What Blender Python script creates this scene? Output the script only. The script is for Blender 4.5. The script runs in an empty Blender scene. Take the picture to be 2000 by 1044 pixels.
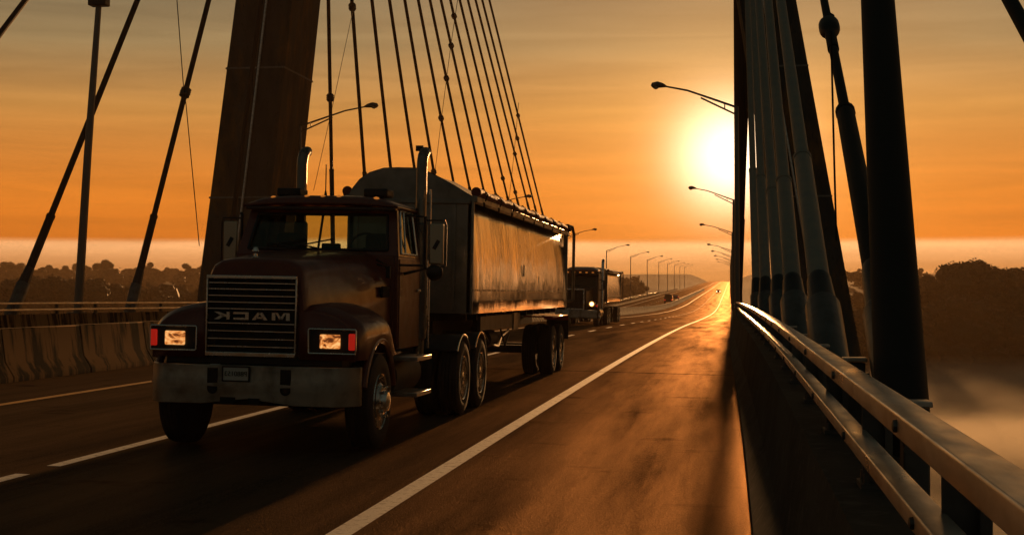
import bpy, bmesh, math, random
from mathutils import Vector, Matrix
R = math.radians
rnd = random.Random(7)
S = bpy.context.scene
COL = S.collection

# ------------------------------------------------------------------ camera
EYE = 1.80
FPX = 2800.0                      # focal length in pixels of the 2000 px wide photograph
YAW = math.atan(428 / FPX)
PITCH = math.atan(53 / FPX)
cd = bpy.data.cameras.new('camera'); cam = bpy.data.objects.new('camera', cd); COL.objects.link(cam)
cam.location = (0, 0, EYE)
cam.rotation_euler = (math.pi / 2 + PITCH, 0, YAW)
cd.sensor_width = 36; cd.lens = 36 * FPX / 2000; cd.clip_start = 0.05; cd.clip_end = 9000
S.camera = cam

# ------------------------------------------------------------------ sun, sky, exposure
SUN_AZ = R(0.45)                 # from +Y towards +X
SUN_EL = R(5.4)
SUN_DIR = Vector((math.sin(SUN_AZ) * math.cos(SUN_EL), math.cos(SUN_AZ) * math.cos(SUN_EL), math.sin(SUN_EL)))
sl = bpy.data.lights.new('sun', 'SUN'); sun = bpy.data.objects.new('sun', sl); COL.objects.link(sun)
sl.energy = 4.6; sl.angle = R(0.6); sl.color = (1.0, 0.47, 0.16)
sun.rotation_euler = (-SUN_DIR).to_track_quat('-Z', 'Y').to_euler()

w = bpy.data.worlds.new('World'); S.world = w; w.use_nodes = True
nt = w.node_tree; nt.nodes.clear()
def N(t, nt=nt, **k):
    n = nt.nodes.new(t)
    for a, b in k.items(): setattr(n, a, b)
    return n
def math_node(op, a, b=None, nt=nt, clamp=False):
    n = N('ShaderNodeMath', nt, operation=op, use_clamp=clamp)
    for i, v in enumerate((a, b)):
        if v is None: continue
        if isinstance(v, (int, float)): n.inputs[i].default_value = v
        else: nt.links.new(v, n.inputs[i])
    return n.outputs[0]
tc = N('ShaderNodeTexCoord'); sep = N('ShaderNodeSeparateXYZ'); nt.links.new(tc.outputs['Generated'], sep.inputs[0])
ramp = N('ShaderNodeValToRGB'); cr = ramp.color_ramp
zpos = math_node('MULTIPLY', sep.outputs['Z'], 2.0, clamp=True)
# low wobble of the cloud edge
nz0 = N('ShaderNodeTexNoise'); nz0.inputs['Scale'].default_value = 3.0; nz0.inputs['Detail'].default_value = 2
mp0 = N('ShaderNodeMapping'); mp0.inputs['Scale'].default_value = (1.5, 1.5, 5.0)
nt.links.new(tc.outputs['Generated'], mp0.inputs[0]); nt.links.new(mp0.outputs[0], nz0.inputs['Vector'])
wob = math_node('MULTIPLY', math_node('SUBTRACT', nz0.outputs[0], 0.5), 0.012)
nt.links.new(math_node('ADD', zpos, wob), ramp.inputs[0])
stops = [(0.0, (0.60, 0.18, 0.03)), (0.030, (1.15, 0.46, 0.13)), (0.069, (1.50, 0.74, 0.30)), (0.0765, (0.84, 0.205, 0.010)),
         (0.14, (0.74, 0.212, 0.018)), (0.25, (0.50, 0.225, 0.050)), (0.34, (0.28, 0.190, 0.082)), (0.42, (0.175, 0.140, 0.078)),
         (0.55, (0.09, 0.075, 0.05)), (0.75, (0.018, 0.026, 0.021)), (1.0, (0.010, 0.020, 0.016))]
while len(cr.elements) < len(stops): cr.elements.new(0.5)
for e, (p, c) in zip(cr.elements, stops): e.position = p; e.color = (*c, 1)
dotn = N('ShaderNodeVectorMath', operation='DOT_PRODUCT'); nt.links.new(tc.outputs['Generated'], dotn.inputs[0]); dotn.inputs[1].default_value = Vector((math.sin(R(.05)) * math.cos(SUN_EL), math.cos(R(.05)) * math.cos(SUN_EL), math.sin(SUN_EL)))
dp = math_node('MAXIMUM', dotn.outputs['Value'], 0.0)
mr = N('ShaderNodeMapRange', interpolation_type='SMOOTHSTEP'); nt.links.new(dotn.outputs['Value'], mr.inputs[0])
for i, v in zip((1, 2, 3, 4), (0.05, 1.0, 0.03, 1.0)): mr.inputs[i].default_value = v
# streaky high cloud
mp = N('ShaderNodeMapping'); mp.inputs['Scale'].default_value = (2.2, 2.2, 34.0); mp.inputs['Rotation'].default_value = (0.0, 0.035, 0)
nt.links.new(tc.outputs['Generated'], mp.inputs[0])
nz = N('ShaderNodeTexNoise'); nz.inputs['Scale'].default_value = 2.4; nz.inputs['Detail'].default_value = 7; nz.inputs['Roughness'].default_value = 0.55; nz.inputs['Distortion'].default_value = 0.5
nt.links.new(mp.outputs[0], nz.inputs['Vector'])
cl = N('ShaderNodeMapRange'); nt.links.new(nz.outputs[0], cl.inputs[0])
for i, v in zip((1, 2, 3, 4), (0.25, 0.75, 0.82, 1.20)): cl.inputs[i].default_value = v
g1 = math_node('MULTIPLY', math_node('POWER', dp, 1900.0), 1.9)
g2 = math_node('MULTIPLY', math_node('POWER', dp, 430.0), 0.46)
g3 = math_node('MULTIPLY', math_node('POWER', dp, 45.0), 0.24)
def scaled(col, fac):
    v = N('ShaderNodeVectorMath', operation='SCALE')
    if isinstance(col, tuple): v.inputs[0].default_value = col
    else: nt.links.new(col, v.inputs[0])
    nt.links.new(fac, v.inputs['Scale']); return v.outputs[0]
def vadd(a, b):
    v = N('ShaderNodeVectorMath', operation='ADD'); nt.links.new(a, v.inputs[0]); nt.links.new(b, v.inputs[1]); return v.outputs[0]
base = scaled(scaled(ramp.outputs[0], mr.outputs[0]), cl.outputs[0])
sky = N('ShaderNodeTexSky', sky_type='NISHITA'); sky.sun_disc = False; sky.sun_elevation = SUN_EL; sky.sun_rotation = SUN_AZ
one = N('ShaderNodeValue'); one.outputs[0].default_value = 0.001
mb_ = N('ShaderNodeMapRange', interpolation_type='SMOOTHSTEP'); nt.links.new(dotn.outputs['Value'], mb_.inputs[0])
for i, v in zip((1, 2, 3, 4), (0.75, -0.5, 0.0, 1.0)): mb_.inputs[i].default_value = v
base = vadd(base, scaled((0.030, 0.037, 0.029), mb_.outputs[0]))      # cool dusk sky behind the camera
tot = vadd(base, scaled((1.0, 0.90, 0.66), g1)); tot = vadd(tot, scaled((1.0, 0.50, 0.14), g2)); tot = vadd(tot, scaled((0.90, 0.34, 0.06), g3))
tot = vadd(tot, scaled(sky.outputs[0], one.outputs[0]))
bg = N('ShaderNodeBackground'); nt.links.new(tot, bg.inputs[0]); bg.inputs[1].default_value = 1.0
wo = N('ShaderNodeOutputWorld'); nt.links.new(bg.outputs[0], wo.inputs[0])

S.view_settings.view_transform = 'Standard'; S.view_settings.look = 'None'; S.view_settings.exposure = 0.25; S.view_settings.gamma = 1.0
S.cycles.use_denoising = True; S.cycles.max_bounces = 7; S.cycles.volume_bounces = 1; S.cycles.sample_clamp_indirect = 4.0
S.cycles.caustics_reflective = False; S.cycles.caustics_refractive = False

# ------------------------------------------------------------------ helpers
def hermite(tab, x):
    n = len(tab)
    if x <= tab[0][0]: return tab[0][1]
    if x >= tab[-1][0]: return tab[-1][1]
    for i in range(n - 1):
        if tab[i][0] <= x <= tab[i + 1][0]: break
    def sl_(j):
        if j == 0 or j == n - 1: j0, j1 = max(0, j - 1), min(n - 1, j + 1)
        else: j0, j1 = j - 1, j + 1
        return (tab[j1][1] - tab[j0][1]) / (tab[j1][0] - tab[j0][0])
    h = tab[i + 1][0] - tab[i][0]; t = (x - tab[i][0]) / h
    m0, m1 = sl_(i) * h, sl_(i + 1) * h
    return (2*t**3-3*t**2+1)*tab[i][1] + (t**3-2*t**2+t)*m0 + (-2*t**3+3*t**2)*tab[i+1][1] + (t**3-t**2)*m1
PROF = [(-80, -.25), (0, 0), (40, .07), (80, -.09), (127, -.50), (187, -.95), (235, -1.15), (280, -1.08), (342, -.62), (410, .25), (478, 1.1), (541, 1.9), (608, 2.7), (672, 3.5), (900, 6.6), (1300, 12), (1900, 19)]
def prof(y): return hermite(PROF, y)
def cross(x):
    if x > 0: return 0.0
    return .02 * min(-x, x + 25.2) if x > -25.2 else 0.0
def rz(x, y): return prof(y) + cross(x)
def sm(a, b, x):
    t = min(1, max(0, (x - a) / (b - a))); return t * t * (3 - 2 * t)
def pt(px, py, d):                 # a photograph point at a measured distance along the road
    X = (px - 1428) * d / FPX
    return Vector((X, d * 1.0234 + X * .1528, EYE + (575 - py) * d * 1.0116 / FPX))

class MB:
    def __init__(s): s.v = []; s.f = []
    def add(s, vs, fs):
        o = len(s.v); s.v += [Vector(v) for v in vs]; s.f += [tuple(i + o for i in f) for f in fs]; return s
    def box(s, c, d, rot=None):
        x, y, z = d[0]/2, d[1]/2, d[2]/2
        vs = [Vector((a*x, b*y, e*z)) for e in (-1, 1) for b in (-1, 1) for a in (-1, 1)]
        if rot is not None: vs = [rot @ v for v in vs]
        return s.add([v + Vector(c) for v in vs], [(0,2,3,1),(4,5,7,6),(0,1,5,4),(2,6,7,3),(0,4,6,2),(1,3,7,5)])
    def tube(s, pts, r, n=10, cap=True):
        pts = [Vector(p) for p in pts]
        rs = r if isinstance(r, (list, tuple)) else [r] * len(pts)
        rings = []; prev = None
        for i, p in enumerate(pts):
            a = pts[max(0, i-1)]; b = pts[min(len(pts)-1, i+1)]; t = (b - a)
            if t.length < 1e-9: t = Vector((0, 0, 1))
            t.normalize()
            if prev is None: u = t.orthogonal().normalized()
            else: u = (prev - t * prev.dot(t)).normalized()
            prev = u; vv = t.cross(u)
            rings.append([p + (u * math.cos(2*math.pi*k/n) + vv * math.sin(2*math.pi*k/n)) * rs[i] for k in range(n)])
        return s.loft(rings, cap)
    def loft(s, rings, cap=True, closed=True):
        n = len(rings[0]); vs = [v for r_ in rings for v in r_]; fs = []
        for i in range(len(rings) - 1):
            for k in range(n if closed else n - 1):
                a = i*n + k; b = i*n + (k+1) % n
                fs.append((a, b, b+n, a+n))
        if cap and closed:
            fs.append(tuple(reversed(range(n)))); fs.append(tuple((len(rings)-1)*n + k for k in range(n)))
        return s.add(vs, fs)
    def lathe(s, prof_, c, axis='x', n=32):   # prof_ = list of (axial, radius)
        rings = []
        for a, r_ in prof_:
            ring = []
            for k in range(n):
                t = 2*math.pi*k/n; q = (r_*math.cos(t), r_*math.sin(t))
                v = {'x': (a, q[0], q[1]), 'y': (q[0], a, q[1]), 'z': (q[0], q[1], a)}[axis]
                ring.append(Vector(v) + Vector(c))
            rings.append(ring)
        return s.loft(rings, cap=True)
    def build(s, name, mat, parent=None, bevel=0, smooth=35, solid=0, loc=None):
        me = bpy.data.meshes.new(name); me.from_pydata([tuple(v) for v in s.v], [], s.f); me.validate()
        bm = bmesh.new(); bm.from_mesh(me); bmesh.ops.recalc_face_normals(bm, faces=bm.faces); bm.to_mesh(me); bm.free()
        me.materials.append(mat)
        o = bpy.data.objects.new(name, me); COL.objects.link(o)
        if parent: o.parent = parent
        if loc is not None: o.location = loc
        if smooth:
            for p in me.polygons: p.use_smooth = True
            me.set_sharp_from_angle(angle=R(smooth))
        if solid:
            m = o.modifiers.new('solid', 'SOLIDIFY'); m.thickness = solid; m.offset = -1
        if bevel:
            m = o.modifiers.new('bevel', 'BEVEL'); m.width = bevel; m.segments = 2; m.limit_method = 'ANGLE'; m.angle_limit = R(40); m.harden_normals = False
        return o
def islands(mb):
    par = list(range(len(mb.v)))
    def find(i):
        while par[i] != i: par[i] = par[par[i]]; i = par[i]
        return i
    for f in mb.f:
        a = find(f[0])
        for k in f[1:]: par[find(k)] = a
    out = {}
    for f in mb.f: out.setdefault(find(f[0]), []).append(f)
    res = []
    for fs in out.values():
        idx = sorted({i for f in fs for i in f}); mp_ = {i: j for j, i in enumerate(idx)}; m2 = MB(); m2.v = [mb.v[i] for i in idx]; m2.f = [tuple(mp_[i] for i in f) for f in fs]; res.append(m2)
    return res
def build_each(mb, name, mat_, parent, **k):
    for m2 in islands(mb): m2.build(name, mat_, parent, **k)
def empty(name, loc=(0, 0, 0), rot=(0, 0, 0)):
    o = bpy.data.objects.new(name, None); COL.objects.link(o); o.location = loc; o.rotation_euler = rot; o.empty_display_size = .2; return o
def tag(o, label=None, cat=None, group=None, kind=None):
    if label: o['label'] = label
    if cat: o['category'] = cat
    if group: o['group'] = group
    if kind: o['kind'] = kind
    return o
def kids(o): return [c for c in COL.objects if c.parent == o]
def copy_tree(o, parent=None):
    c = o.copy(); COL.objects.link(c)
    if parent: c.parent = parent
    for ch in CH[o.name] if o.name in CH else []: copy_tree(ch, c)
    return c
CH = {}
def index_children():
    CH.clear()
    for o in COL.objects:
        if o.parent: CH.setdefault(o.parent.name, []).append(o)

# ------------------------------------------------------------------ materials
def mat(name, col, rough=.6, metal=0.0, spec=.5, var=None, bump=None, coat=0, emit=None, estr=0, alpha=None, trans=0, spots=None, rvar=None):
    """var=(scale xyz, amount, second colour)  bump=(scale xyz, strength, distance)"""
    m = bpy.data.materials.new(name); m.use_nodes = True; t = m.node_tree; b = t.nodes['Principled BSDF']
    b.inputs['Base Color'].default_value = (*col, 1); b.inputs['Roughness'].default_value = rough; b.inputs['Metallic'].default_value = metal
    b.inputs['Specular IOR Level'].default_value = spec; b.inputs['Coat Weight'].default_value = coat; b.inputs['Coat Roughness'].default_value = .08
    b.inputs['Transmission Weight'].default_value = trans
    if emit: b.inputs['Emission Color'].default_value = (*emit, 1); b.inputs['Emission Strength'].default_value = estr
    tcn = t.nodes.new('ShaderNodeTexCoord')
    def noise(sc, det=6, rough_=.6):
        mp = t.nodes.new('ShaderNodeMapping'); mp.inputs['Scale'].default_value = sc; t.links.new(tcn.outputs['Object'], mp.inputs[0])
        n = t.nodes.new('ShaderNodeTexNoise'); n.inputs['Scale'].default_value = 1; n.inputs['Detail'].default_value = det; n.inputs['Roughness'].default_value = rough_
        t.links.new(mp.outputs[0], n.inputs['Vector']); return n.outputs[0]
    last = None
    for vv in ([var] if var and not isinstance(var, list) else (var or [])):
        sc, lo, hi, c2 = vv
        r_ = t.nodes.new('ShaderNodeMapRange'); r_.inputs[1].default_value = lo; r_.inputs[2].default_value = hi; t.links.new(noise(sc), r_.inputs[0])
        mx = t.nodes.new('ShaderNodeMix'); mx.data_type = 'RGBA'; t.links.new(r_.outputs[0], mx.inputs[0])
        if last is None: mx.inputs[6].default_value = (*col, 1)
        else: t.links.new(last, mx.inputs[6])
        mx.inputs[7].default_value = (*c2, 1); last = mx.outputs[2]; t.links.new(last, b.inputs['Base Color'])
    if rvar:
        sc, lo, hi = rvar
        r_ = t.nodes.new('ShaderNodeMapRange'); r_.inputs[1].default_value = .3; r_.inputs[2].default_value = .7; r_.inputs[3].default_value = lo; r_.inputs[4].default_value = hi
        t.links.new(noise(sc), r_.inputs[0]); t.links.new(r_.outputs[0], b.inputs['Roughness'])
    if bump:
        prev = None
        for sc, st, di in (bump if isinstance(bump, list) else [bump]):
            bp = t.nodes.new('ShaderNodeBump'); bp.inputs['Strength'].default_value = st; bp.inputs['Distance'].default_value = di
            t.links.new(noise(sc, 4), bp.inputs['Height'])
            if prev: t.links.new(prev, bp.inputs['Normal'])
            prev = bp.outputs[0]
        t.links.new(prev, b.inputs['Normal'])
    return m
M = {}
M['asphalt'] = mat('asphalt', (.075, .053, .035), .8, spec=.0, var=[((.5, .06, 1), .35, .7, (.066, .046, .030)), ((2.2, .03, 1), .45, .75, (.026, .023, .020)), ((55, 55, 55), .40, .72, (.12, .088, .060)), ((.9, 1.3, 1), .60, .72, (.024, .021, .019))], bump=[((70, 70, 70), .9, .010), ((16, 16, 16), .3, .02)], rvar=((1.2, .12, 1), .48, .66))
def add_sheen(m, lo, hi, rough, col):
    t = m.node_tree; out = [n for n in t.nodes if n.type == 'OUTPUT_MATERIAL'][0]; b = t.nodes['Principled BSDF']
    g = t.nodes.new('ShaderNodeBsdfGlossy'); g.inputs[0].default_value = (*col, 1); g.inputs['Roughness'].default_value = rough
    if b.inputs['Normal'].links: t.links.new(b.inputs['Normal'].links[0].from_socket, g.inputs['Normal'])
    tcn = t.nodes.new('ShaderNodeTexCoord'); mp = t.nodes.new('ShaderNodeMapping'); mp.inputs['Scale'].default_value = (1.3, .10, 1); t.links.new(tcn.outputs['Object'], mp.inputs[0])
    n = t.nodes.new('ShaderNodeTexNoise'); n.inputs['Scale'].default_value = 1; n.inputs['Detail'].default_value = 8; n.inputs['Roughness'].default_value = .7; t.links.new(mp.outputs[0], n.inputs['Vector'])
    r_ = t.nodes.new('ShaderNodeMapRange'); t.links.new(n.outputs[0], r_.inputs[0])
    for i, v in zip((1, 2, 3, 4), (.35, .68, lo, hi)): r_.inputs[i].default_value = v
    mx = t.nodes.new('ShaderNodeMixShader'); t.links.new(r_.outputs[0], mx.inputs[0]); t.links.new(b.outputs[0], mx.inputs[1]); t.links.new(g.outputs[0], mx.inputs[2]); t.links.new(mx.outputs[0], out.inputs[0])
add_sheen(M['asphalt'], .020, .130, .42, (1.0, .62, .34))
M['white_line'] = mat('white_line', (.86, .84, .78), .7, var=[((14, 14, 14), .52, .72, (.34, .31, .28)), ((60, 60, 60), .5, .8, (.55, .52, .46))], bump=((80, 80, 80), .4, .004))
M['yellow_line'] = mat('yellow_line', (.75, .36, .04), .6, var=((10, 10, 10), .5, .75, (.25, .13, .04)))
M['asphalt_patch'] = mat('tar_joint', (.016, .015, .014), .9, spec=0)
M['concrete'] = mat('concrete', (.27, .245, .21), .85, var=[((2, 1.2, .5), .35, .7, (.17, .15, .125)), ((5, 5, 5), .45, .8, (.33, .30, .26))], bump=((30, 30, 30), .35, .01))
M['dark_concrete'] = mat('darkened_concrete', (.10, .09, .075), .9, spec=.1, var=[((2, .6, 1), .4, .7, (.05, .045, .04)), ((8, 8, 8), .55, .75, (.15, .13, .11))], bump=((30, 30, 30), .5, .012))  # concrete toned darker for the near parapet and far barrier blocks
def stained_concrete(name, c0, c1, sx):
    m = mat(name, c0, .9, spec=.03, var=[((sx, sx, .22), .46, .56, c1), ((7, 7, 7), .6, .9, (.20, .14, .08))], bump=((25, 25, 25), .4, .01))
    return m
M['barrier'] = stained_concrete('stained_concrete', (.34, .19, .08), (.016, .013, .010), 2.9)
M['stack'] = mat('dark_stack_steel', (.22, .20, .17), .3, metal=.9, rvar=((6, 6, 3), .2, .45))  # plain dark steel, less reflective than the chrome
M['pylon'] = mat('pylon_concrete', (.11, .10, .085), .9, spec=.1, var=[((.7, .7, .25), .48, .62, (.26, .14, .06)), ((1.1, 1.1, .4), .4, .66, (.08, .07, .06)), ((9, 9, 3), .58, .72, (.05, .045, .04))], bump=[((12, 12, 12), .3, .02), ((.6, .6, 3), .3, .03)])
M['steel_rail'] = mat('galvanised_rail', (.78, .74, .68), .34, metal=.9, var=((9, 3, 9), .4, .7, (.50, .46, .40)), bump=((60, 20, 60), .12, .002), rvar=((7, 2, 7), .26, .48))
M['steel_dark'] = mat('dark_galvanised', (.16, .155, .145), .5, metal=.7, var=((5, 5, 5), .4, .7, (.09, .085, .08)))
M['cable'] = mat('cable_sheath', (.032, .027, .022), .75, spec=.25, bump=((6, 6, 30), .2, .01))
M['sleeve'] = mat('grey_cable_sleeve', (.34, .29, .22), .6, var=((4, 4, 4), .4, .7, (.26, .25, .22)))
M['collar'] = mat('black_rubber_collar', (.018, .018, .018), .5)
M['lamp_steel'] = mat('lamp_steel', (.20, .185, .165), .45, metal=.6)
M['lamp_glass'] = mat('lamp_glass', (.7, .6, .45), .15, trans=.3)
M['paint'] = mat('maroon_paint', (.17, .034, .019), .38, spec=.5, coat=.35, var=[((3, 3, 3), .45, .75, (.11, .03, .018)), ((30, 30, 30), .6, .8, (.12, .06, .04))], rvar=((5, 5, 5), .30, .5))
M['paint_dark'] = mat('dark_paint', (.03, .012, .010), .4, coat=.3)
M['black'] = mat('black_plastic', (.015, .015, .015), .5)
M['grille_back'] = mat('grille_black', (.006, .006, .006), .8)
M['chassis'] = mat('chassis_black', (.02, .018, .016), .65, var=((6, 6, 6), .4, .7, (.045, .035, .028)))
M['rubber'] = mat('tyre_rubber', (.022, .021, .020), .75, var=((5, 5, 5), .4, .7, (.035, .03, .027)), bump=((30, 30, 30), .2, .01))
M['chrome'] = mat('worn_chrome', (.80, .78, .72), .2, metal=1, rvar=((6, 6, 6), .12, .38))
M['bumper'] = mat('scuffed_bumper_steel', (.46, .43, .37), .36, metal=.9, var=((2.5, 2.5, 2.5), .42, .62, (.20, .18, .15)), rvar=((4, 4, 4), .25, .6), bump=((3, 3, 3), .25, .02))
def trailer_mat():
    m = mat('polished_aluminium', (.95, .92, .86), .2, metal=1, var=[((.9, .9, .7), .45, .72, (.78, .73, .65)), ((3, 1.2, .6), .72, .9, (.6, .55, .5))], rvar=((2.0, .8, .5), .14, .24), bump=[((.1, .6, .35), .7, .10), ((.1, 2.2, .25), .18, .04), ((20, 20, 20), .05, .01)])
    return m
M['alu'] = trailer_mat()
M['alu_front'] = mat('dull_aluminium', (.30, .29, .26), .45, metal=.85, var=((2, 2, 2), .4, .7, (.2, .19, .17)), rvar=((4, 4, 4), .35, .6))
M['tarp'] = mat('maroon_tarpaulin', (.22, .05, .03), .7, bump=[((3, 9, 3), .6, .05), ((40, 40, 40), .2, .01)])
M['tarp_front'] = mat('dark_tarpaulin', (.055, .05, .045), .8, bump=((4, 4, 4), .3, .02))
M['strap'] = mat('webbing_strap', (.05, .04, .035), .8)
M['glass'] = mat('windscreen_glass', (.9, .95, .9), .03, spec=.6)
gm = M['glass']; t_ = gm.node_tree; t_.nodes.clear()
go = t_.nodes.new('ShaderNodeOutputMaterial'); gmix = t_.nodes.new('ShaderNodeMixShader'); gt = t_.nodes.new('ShaderNodeBsdfTransparent'); gg = t_.nodes.new('ShaderNodeBsdfGlossy')
gt.inputs[0].default_value = (.70, .78, .66, 1); gg.inputs['Roughness'].default_value = .04; gg.inputs[0].default_value = (.9, .95, .85, 1)
gf = t_.nodes.new('ShaderNodeFresnel'); gf.inputs[0].default_value = 1.38
t_.links.new(gf.outputs[0], gmix.inputs[0]); t_.links.new(gt.outputs[0], gmix.inputs[1]); t_.links.new(gg.outputs[0], gmix.inputs[2]); t_.links.new(gmix.outputs[0], go.inputs[0])
M['mirror'] = mat('mirror_glass', (.75, .74, .70), .06, metal=1)
M['mirror_back'] = mat('mirror_housing', (.55, .46, .34), .4, metal=.8)
M['amber'] = mat('amber_lens', (.75, .22, .03), .2, emit=(1, .30, .04), estr=.35, coat=.5)
M['red_lens'] = mat('red_lens', (.45, .010, .006), .2, emit=(1, .03, .015), estr=.24, coat=.5)
M['headlight'] = mat('headlight_lens', (.5, .22, .07), .15, emit=(1, .34, .07), estr=.20, coat=.6, var=[((26, 5, 40), .42, .58, (.25, .05, .015)), ((14, 14, 14), .5, .62, (.8, .5, .25))], bump=((16, 16, 16), .8, .02))
hm = M['headlight'].node_tree; hb = hm.nodes['Principled BSDF']
hn = hm.nodes.new('ShaderNodeTexNoise'); hc = hm.nodes.new('ShaderNodeTexCoord'); hp = hm.nodes.new('ShaderNodeMapping'); hp.inputs['Scale'].default_value = (9, 2, 14); hm.links.new(hc.outputs['Object'], hp.inputs[0]); hm.links.new(hp.outputs[0], hn.inputs['Vector']); hn.inputs['Scale'].default_value = 1; hn.inputs['Detail'].default_value = 2; hn.inputs['Distortion'].default_value = 1.5
hr = hm.nodes.new('ShaderNodeValToRGB'); hm.links.new(hn.outputs[0], hr.inputs[0]); hr.color_ramp.elements[0].position = .36; hr.color_ramp.elements[0].color = (.10, .02, .004, 1); hr.color_ramp.elements[1].position = .66; hr.color_ramp.elements[1].color = (1, .52, .18, 1)
e_ = hr.color_ramp.elements.new(.5); e_.color = (.75, .24, .05, 1); hm.links.new(hr.outputs[0], hb.inputs['Emission Color']); hb.inputs['Emission Strength'].default_value = .9
M['bulb'] = mat('lit_bulb', (1, .8, .5), .3, emit=(1, .42, .12), estr=.45)
M['beam'] = mat('bright_headlamp', (1, .8, .5), .3, emit=(1, .62, .30), estr=14)
M['beam_halo'] = mat('headlamp_reflector', (.9, .5, .2), .3, emit=(1, .36, .07), estr=1.6)
M['plate'] = mat('licence_plate', (.55, .53, .48), .5)
M['plate_ink'] = mat('plate_ink', (.03, .05, .04), .5)
M['seat'] = mat('cab_trim', (.05, .045, .04), .8)
M['red_fender'] = mat('red_mudguard', (.45, .025, .015), .25, coat=.6)
M['bark'] = mat('bark', (.07, .05, .035), .9)
M['leaf'] = mat('foliage', (.035, .042, .018), .7, var=((.35, .35, .35), .4, .65, (.022, .03, .014)))
M['leaf2'] = mat('foliage_dry', (.05, .045, .02), .7, var=((.35, .35, .35), .4, .65, (.05, .05, .02)))
M['ground'] = mat('earth_and_scrub', (.06, .055, .03), .95, var=[((.02, .02, .02), .4, .6, (.035, .045, .02)), ((.3, .3, .3), .4, .7, (.09, .075, .045))], bump=((.5, .5, .5), .6, .6))
M['water'] = mat('river_water', (.03, .035, .03), .12, spec=.6, bump=[((.12, .5, 1), .18, .4), ((.8, 1.6, 1), .12, .1)], rvar=((.02, .006, 1), .08, .4))
M['car_dark'] = mat('dark_car_paint', (.03, .03, .032), .3, coat=.5)
M['car_silver'] = mat('grey_car_paint', (.2, .19, .18), .3, metal=.4, coat=.5)
M['tail'] = mat('tail_lamp', (.5, .02, .01), .3, emit=(1, .05, .02), estr=1.0)

# ------------------------------------------------------------------ setting
def ystations(y0, y1):
    ys = []; y = y0
    while y < y1:
        ys.append(y)
        y += 1.5 if -5 < y < 70 else (4 if y < 260 else 12)
    ys.append(y1); return ys
def strip(x0, x1, y0, y1, lift, mb=None, nx=1):
    mb = mb or MB(); ys = ystations(y0, y1); rows = []
    for y in ys: rows.append([Vector((x0 + (x1-x0)*k/nx, y, rz(x0 + (x1-x0)*k/nx, y) + lift)) for k in range(nx + 1)])
    mb.loft(rows, closed=False); return mb
def sweep(loop, y0, y1, xf=lambda y: 0, zf=None, mb=None, cap=True, ys=None):
    mb = mb or MB(); zf = zf or prof
    mb.loft([[Vector((xf(y) + x, y, zf(y) + z)) for x, z in loop] for y in (ys or ystations(y0, y1))], cap=cap); return mb
XM = -12.6                                        # middle of the road
XL = -25.4                                        # far kerb
ROAD_END = 1850
mb = MB()
strip(.16, XM, -70, ROAD_END, 0, mb, 2); strip(XM, XL, -70, ROAD_END, 0, mb, 2)
tag(mb.build('road', M['asphalt'], smooth=0), kind='structure')
mb = MB(); strip(-2.69, -2.87, -70, 1500, .004, mb); tag(mb.build('white_edge_line', M['white_line'], smooth=0), kind='structure')
mb = MB(); strip(-10.07, -10.23, -70, 1500, .004, mb); strip(-15.0, -15.16, -70, 1500, .004, mb); tag(mb.build('yellow_edge_lines', M['yellow_line'], smooth=0), kind='structure')
mb = MB()
y = 10.6
strip(-6.33, -6.47, 12.9, 20.2, .004, mb)
for k in range(0, 60):
    y = 27.4 + k * 9.4
    strip(-6.33, -6.47, y, y + 3.0, .004, mb)
strip(-6.33, -6.47, 2, 12.3, .004, mb)
for k in range(40): strip(-19.0, -19.14, 10 + k * 12, 13 + k * 12, .004, mb)
strip(-22.8, -22.95, -70, 1200, .004, mb)
tag(mb.build('lane_dashes', M['white_line'], smooth=0), kind='structure')
# deck slab under the carriageways, as far as the abutment
sweep([(.9, -.06), (.9, -1.5), (-1.5, -2.6), (-23.5, -2.6), (-26.3, -1.5), (-26.3, -.06)], -70, 345).build('bridge_deck', M['concrete'])
tag(COL.objects['bridge_deck'], kind='structure')
# expansion joints across the road
mb = MB()
for y in (31, 58, 92, 126): strip(.1, XM, y, y + .10, .003, mb, 1)
tag(mb.build('road_joints', M['asphalt_patch'], smooth=0), kind='structure')

# median barrier
def jersey(h, c0, side=1): # full symmetrical section
    return [(-.36, -.05), (-.36, .08), (-.20, .33), (-.12, h), (.12, h), (.20, .33), (.36, .08), (.36, -.05)]
mbar = empty('median_barrier'); tag(mbar, 'stained concrete barrier with a flared foot running between the two carriageways', 'barrier')
secs = []
y = -40
k = 0
while y < 700 and k < 98:
    L = 3.0 if y < 90 else (6 if y < 160 else 12)
    mb = MB(); sweep(jersey(.90, 0), y + .012, y + L - .012, xf=lambda y: XM + .1, zf=lambda y: rz(XM, y), mb=mb, ys=[y + .012, y + L - .012])
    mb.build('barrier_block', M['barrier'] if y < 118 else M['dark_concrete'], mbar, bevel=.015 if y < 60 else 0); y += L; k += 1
# far parapet
fp = empty('concrete_parapet'); tag(fp, 'stained concrete parapet under two steel rails on the far side of the bridge', 'parapet')
sweep([(-.35, -.2), (-.28, 1.02), (.0, 1.02), (.10, .35), (.28, .08), (.28, -.2)], -40, 700, xf=lambda y: XL - .3, mb=MB()).build('parapet_wall', M['barrier'], fp, smooth=0)
# near parapet
def xr(y): return -.20 * sm(11, 52, y)
np_ = empty('concrete_parapet'); tag(np_, 'dark concrete parapet under two steel rails along the near shoulder', 'parapet')
sweep([(.15, -.2), (.15, .09), (.30, .34), (.40, 1.0), (.70, 1.0), (.74, -.2)], -12, 700, xf=xr, mb=MB()).build('parapet_wall', M['dark_concrete'], np_, smooth=0)

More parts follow.
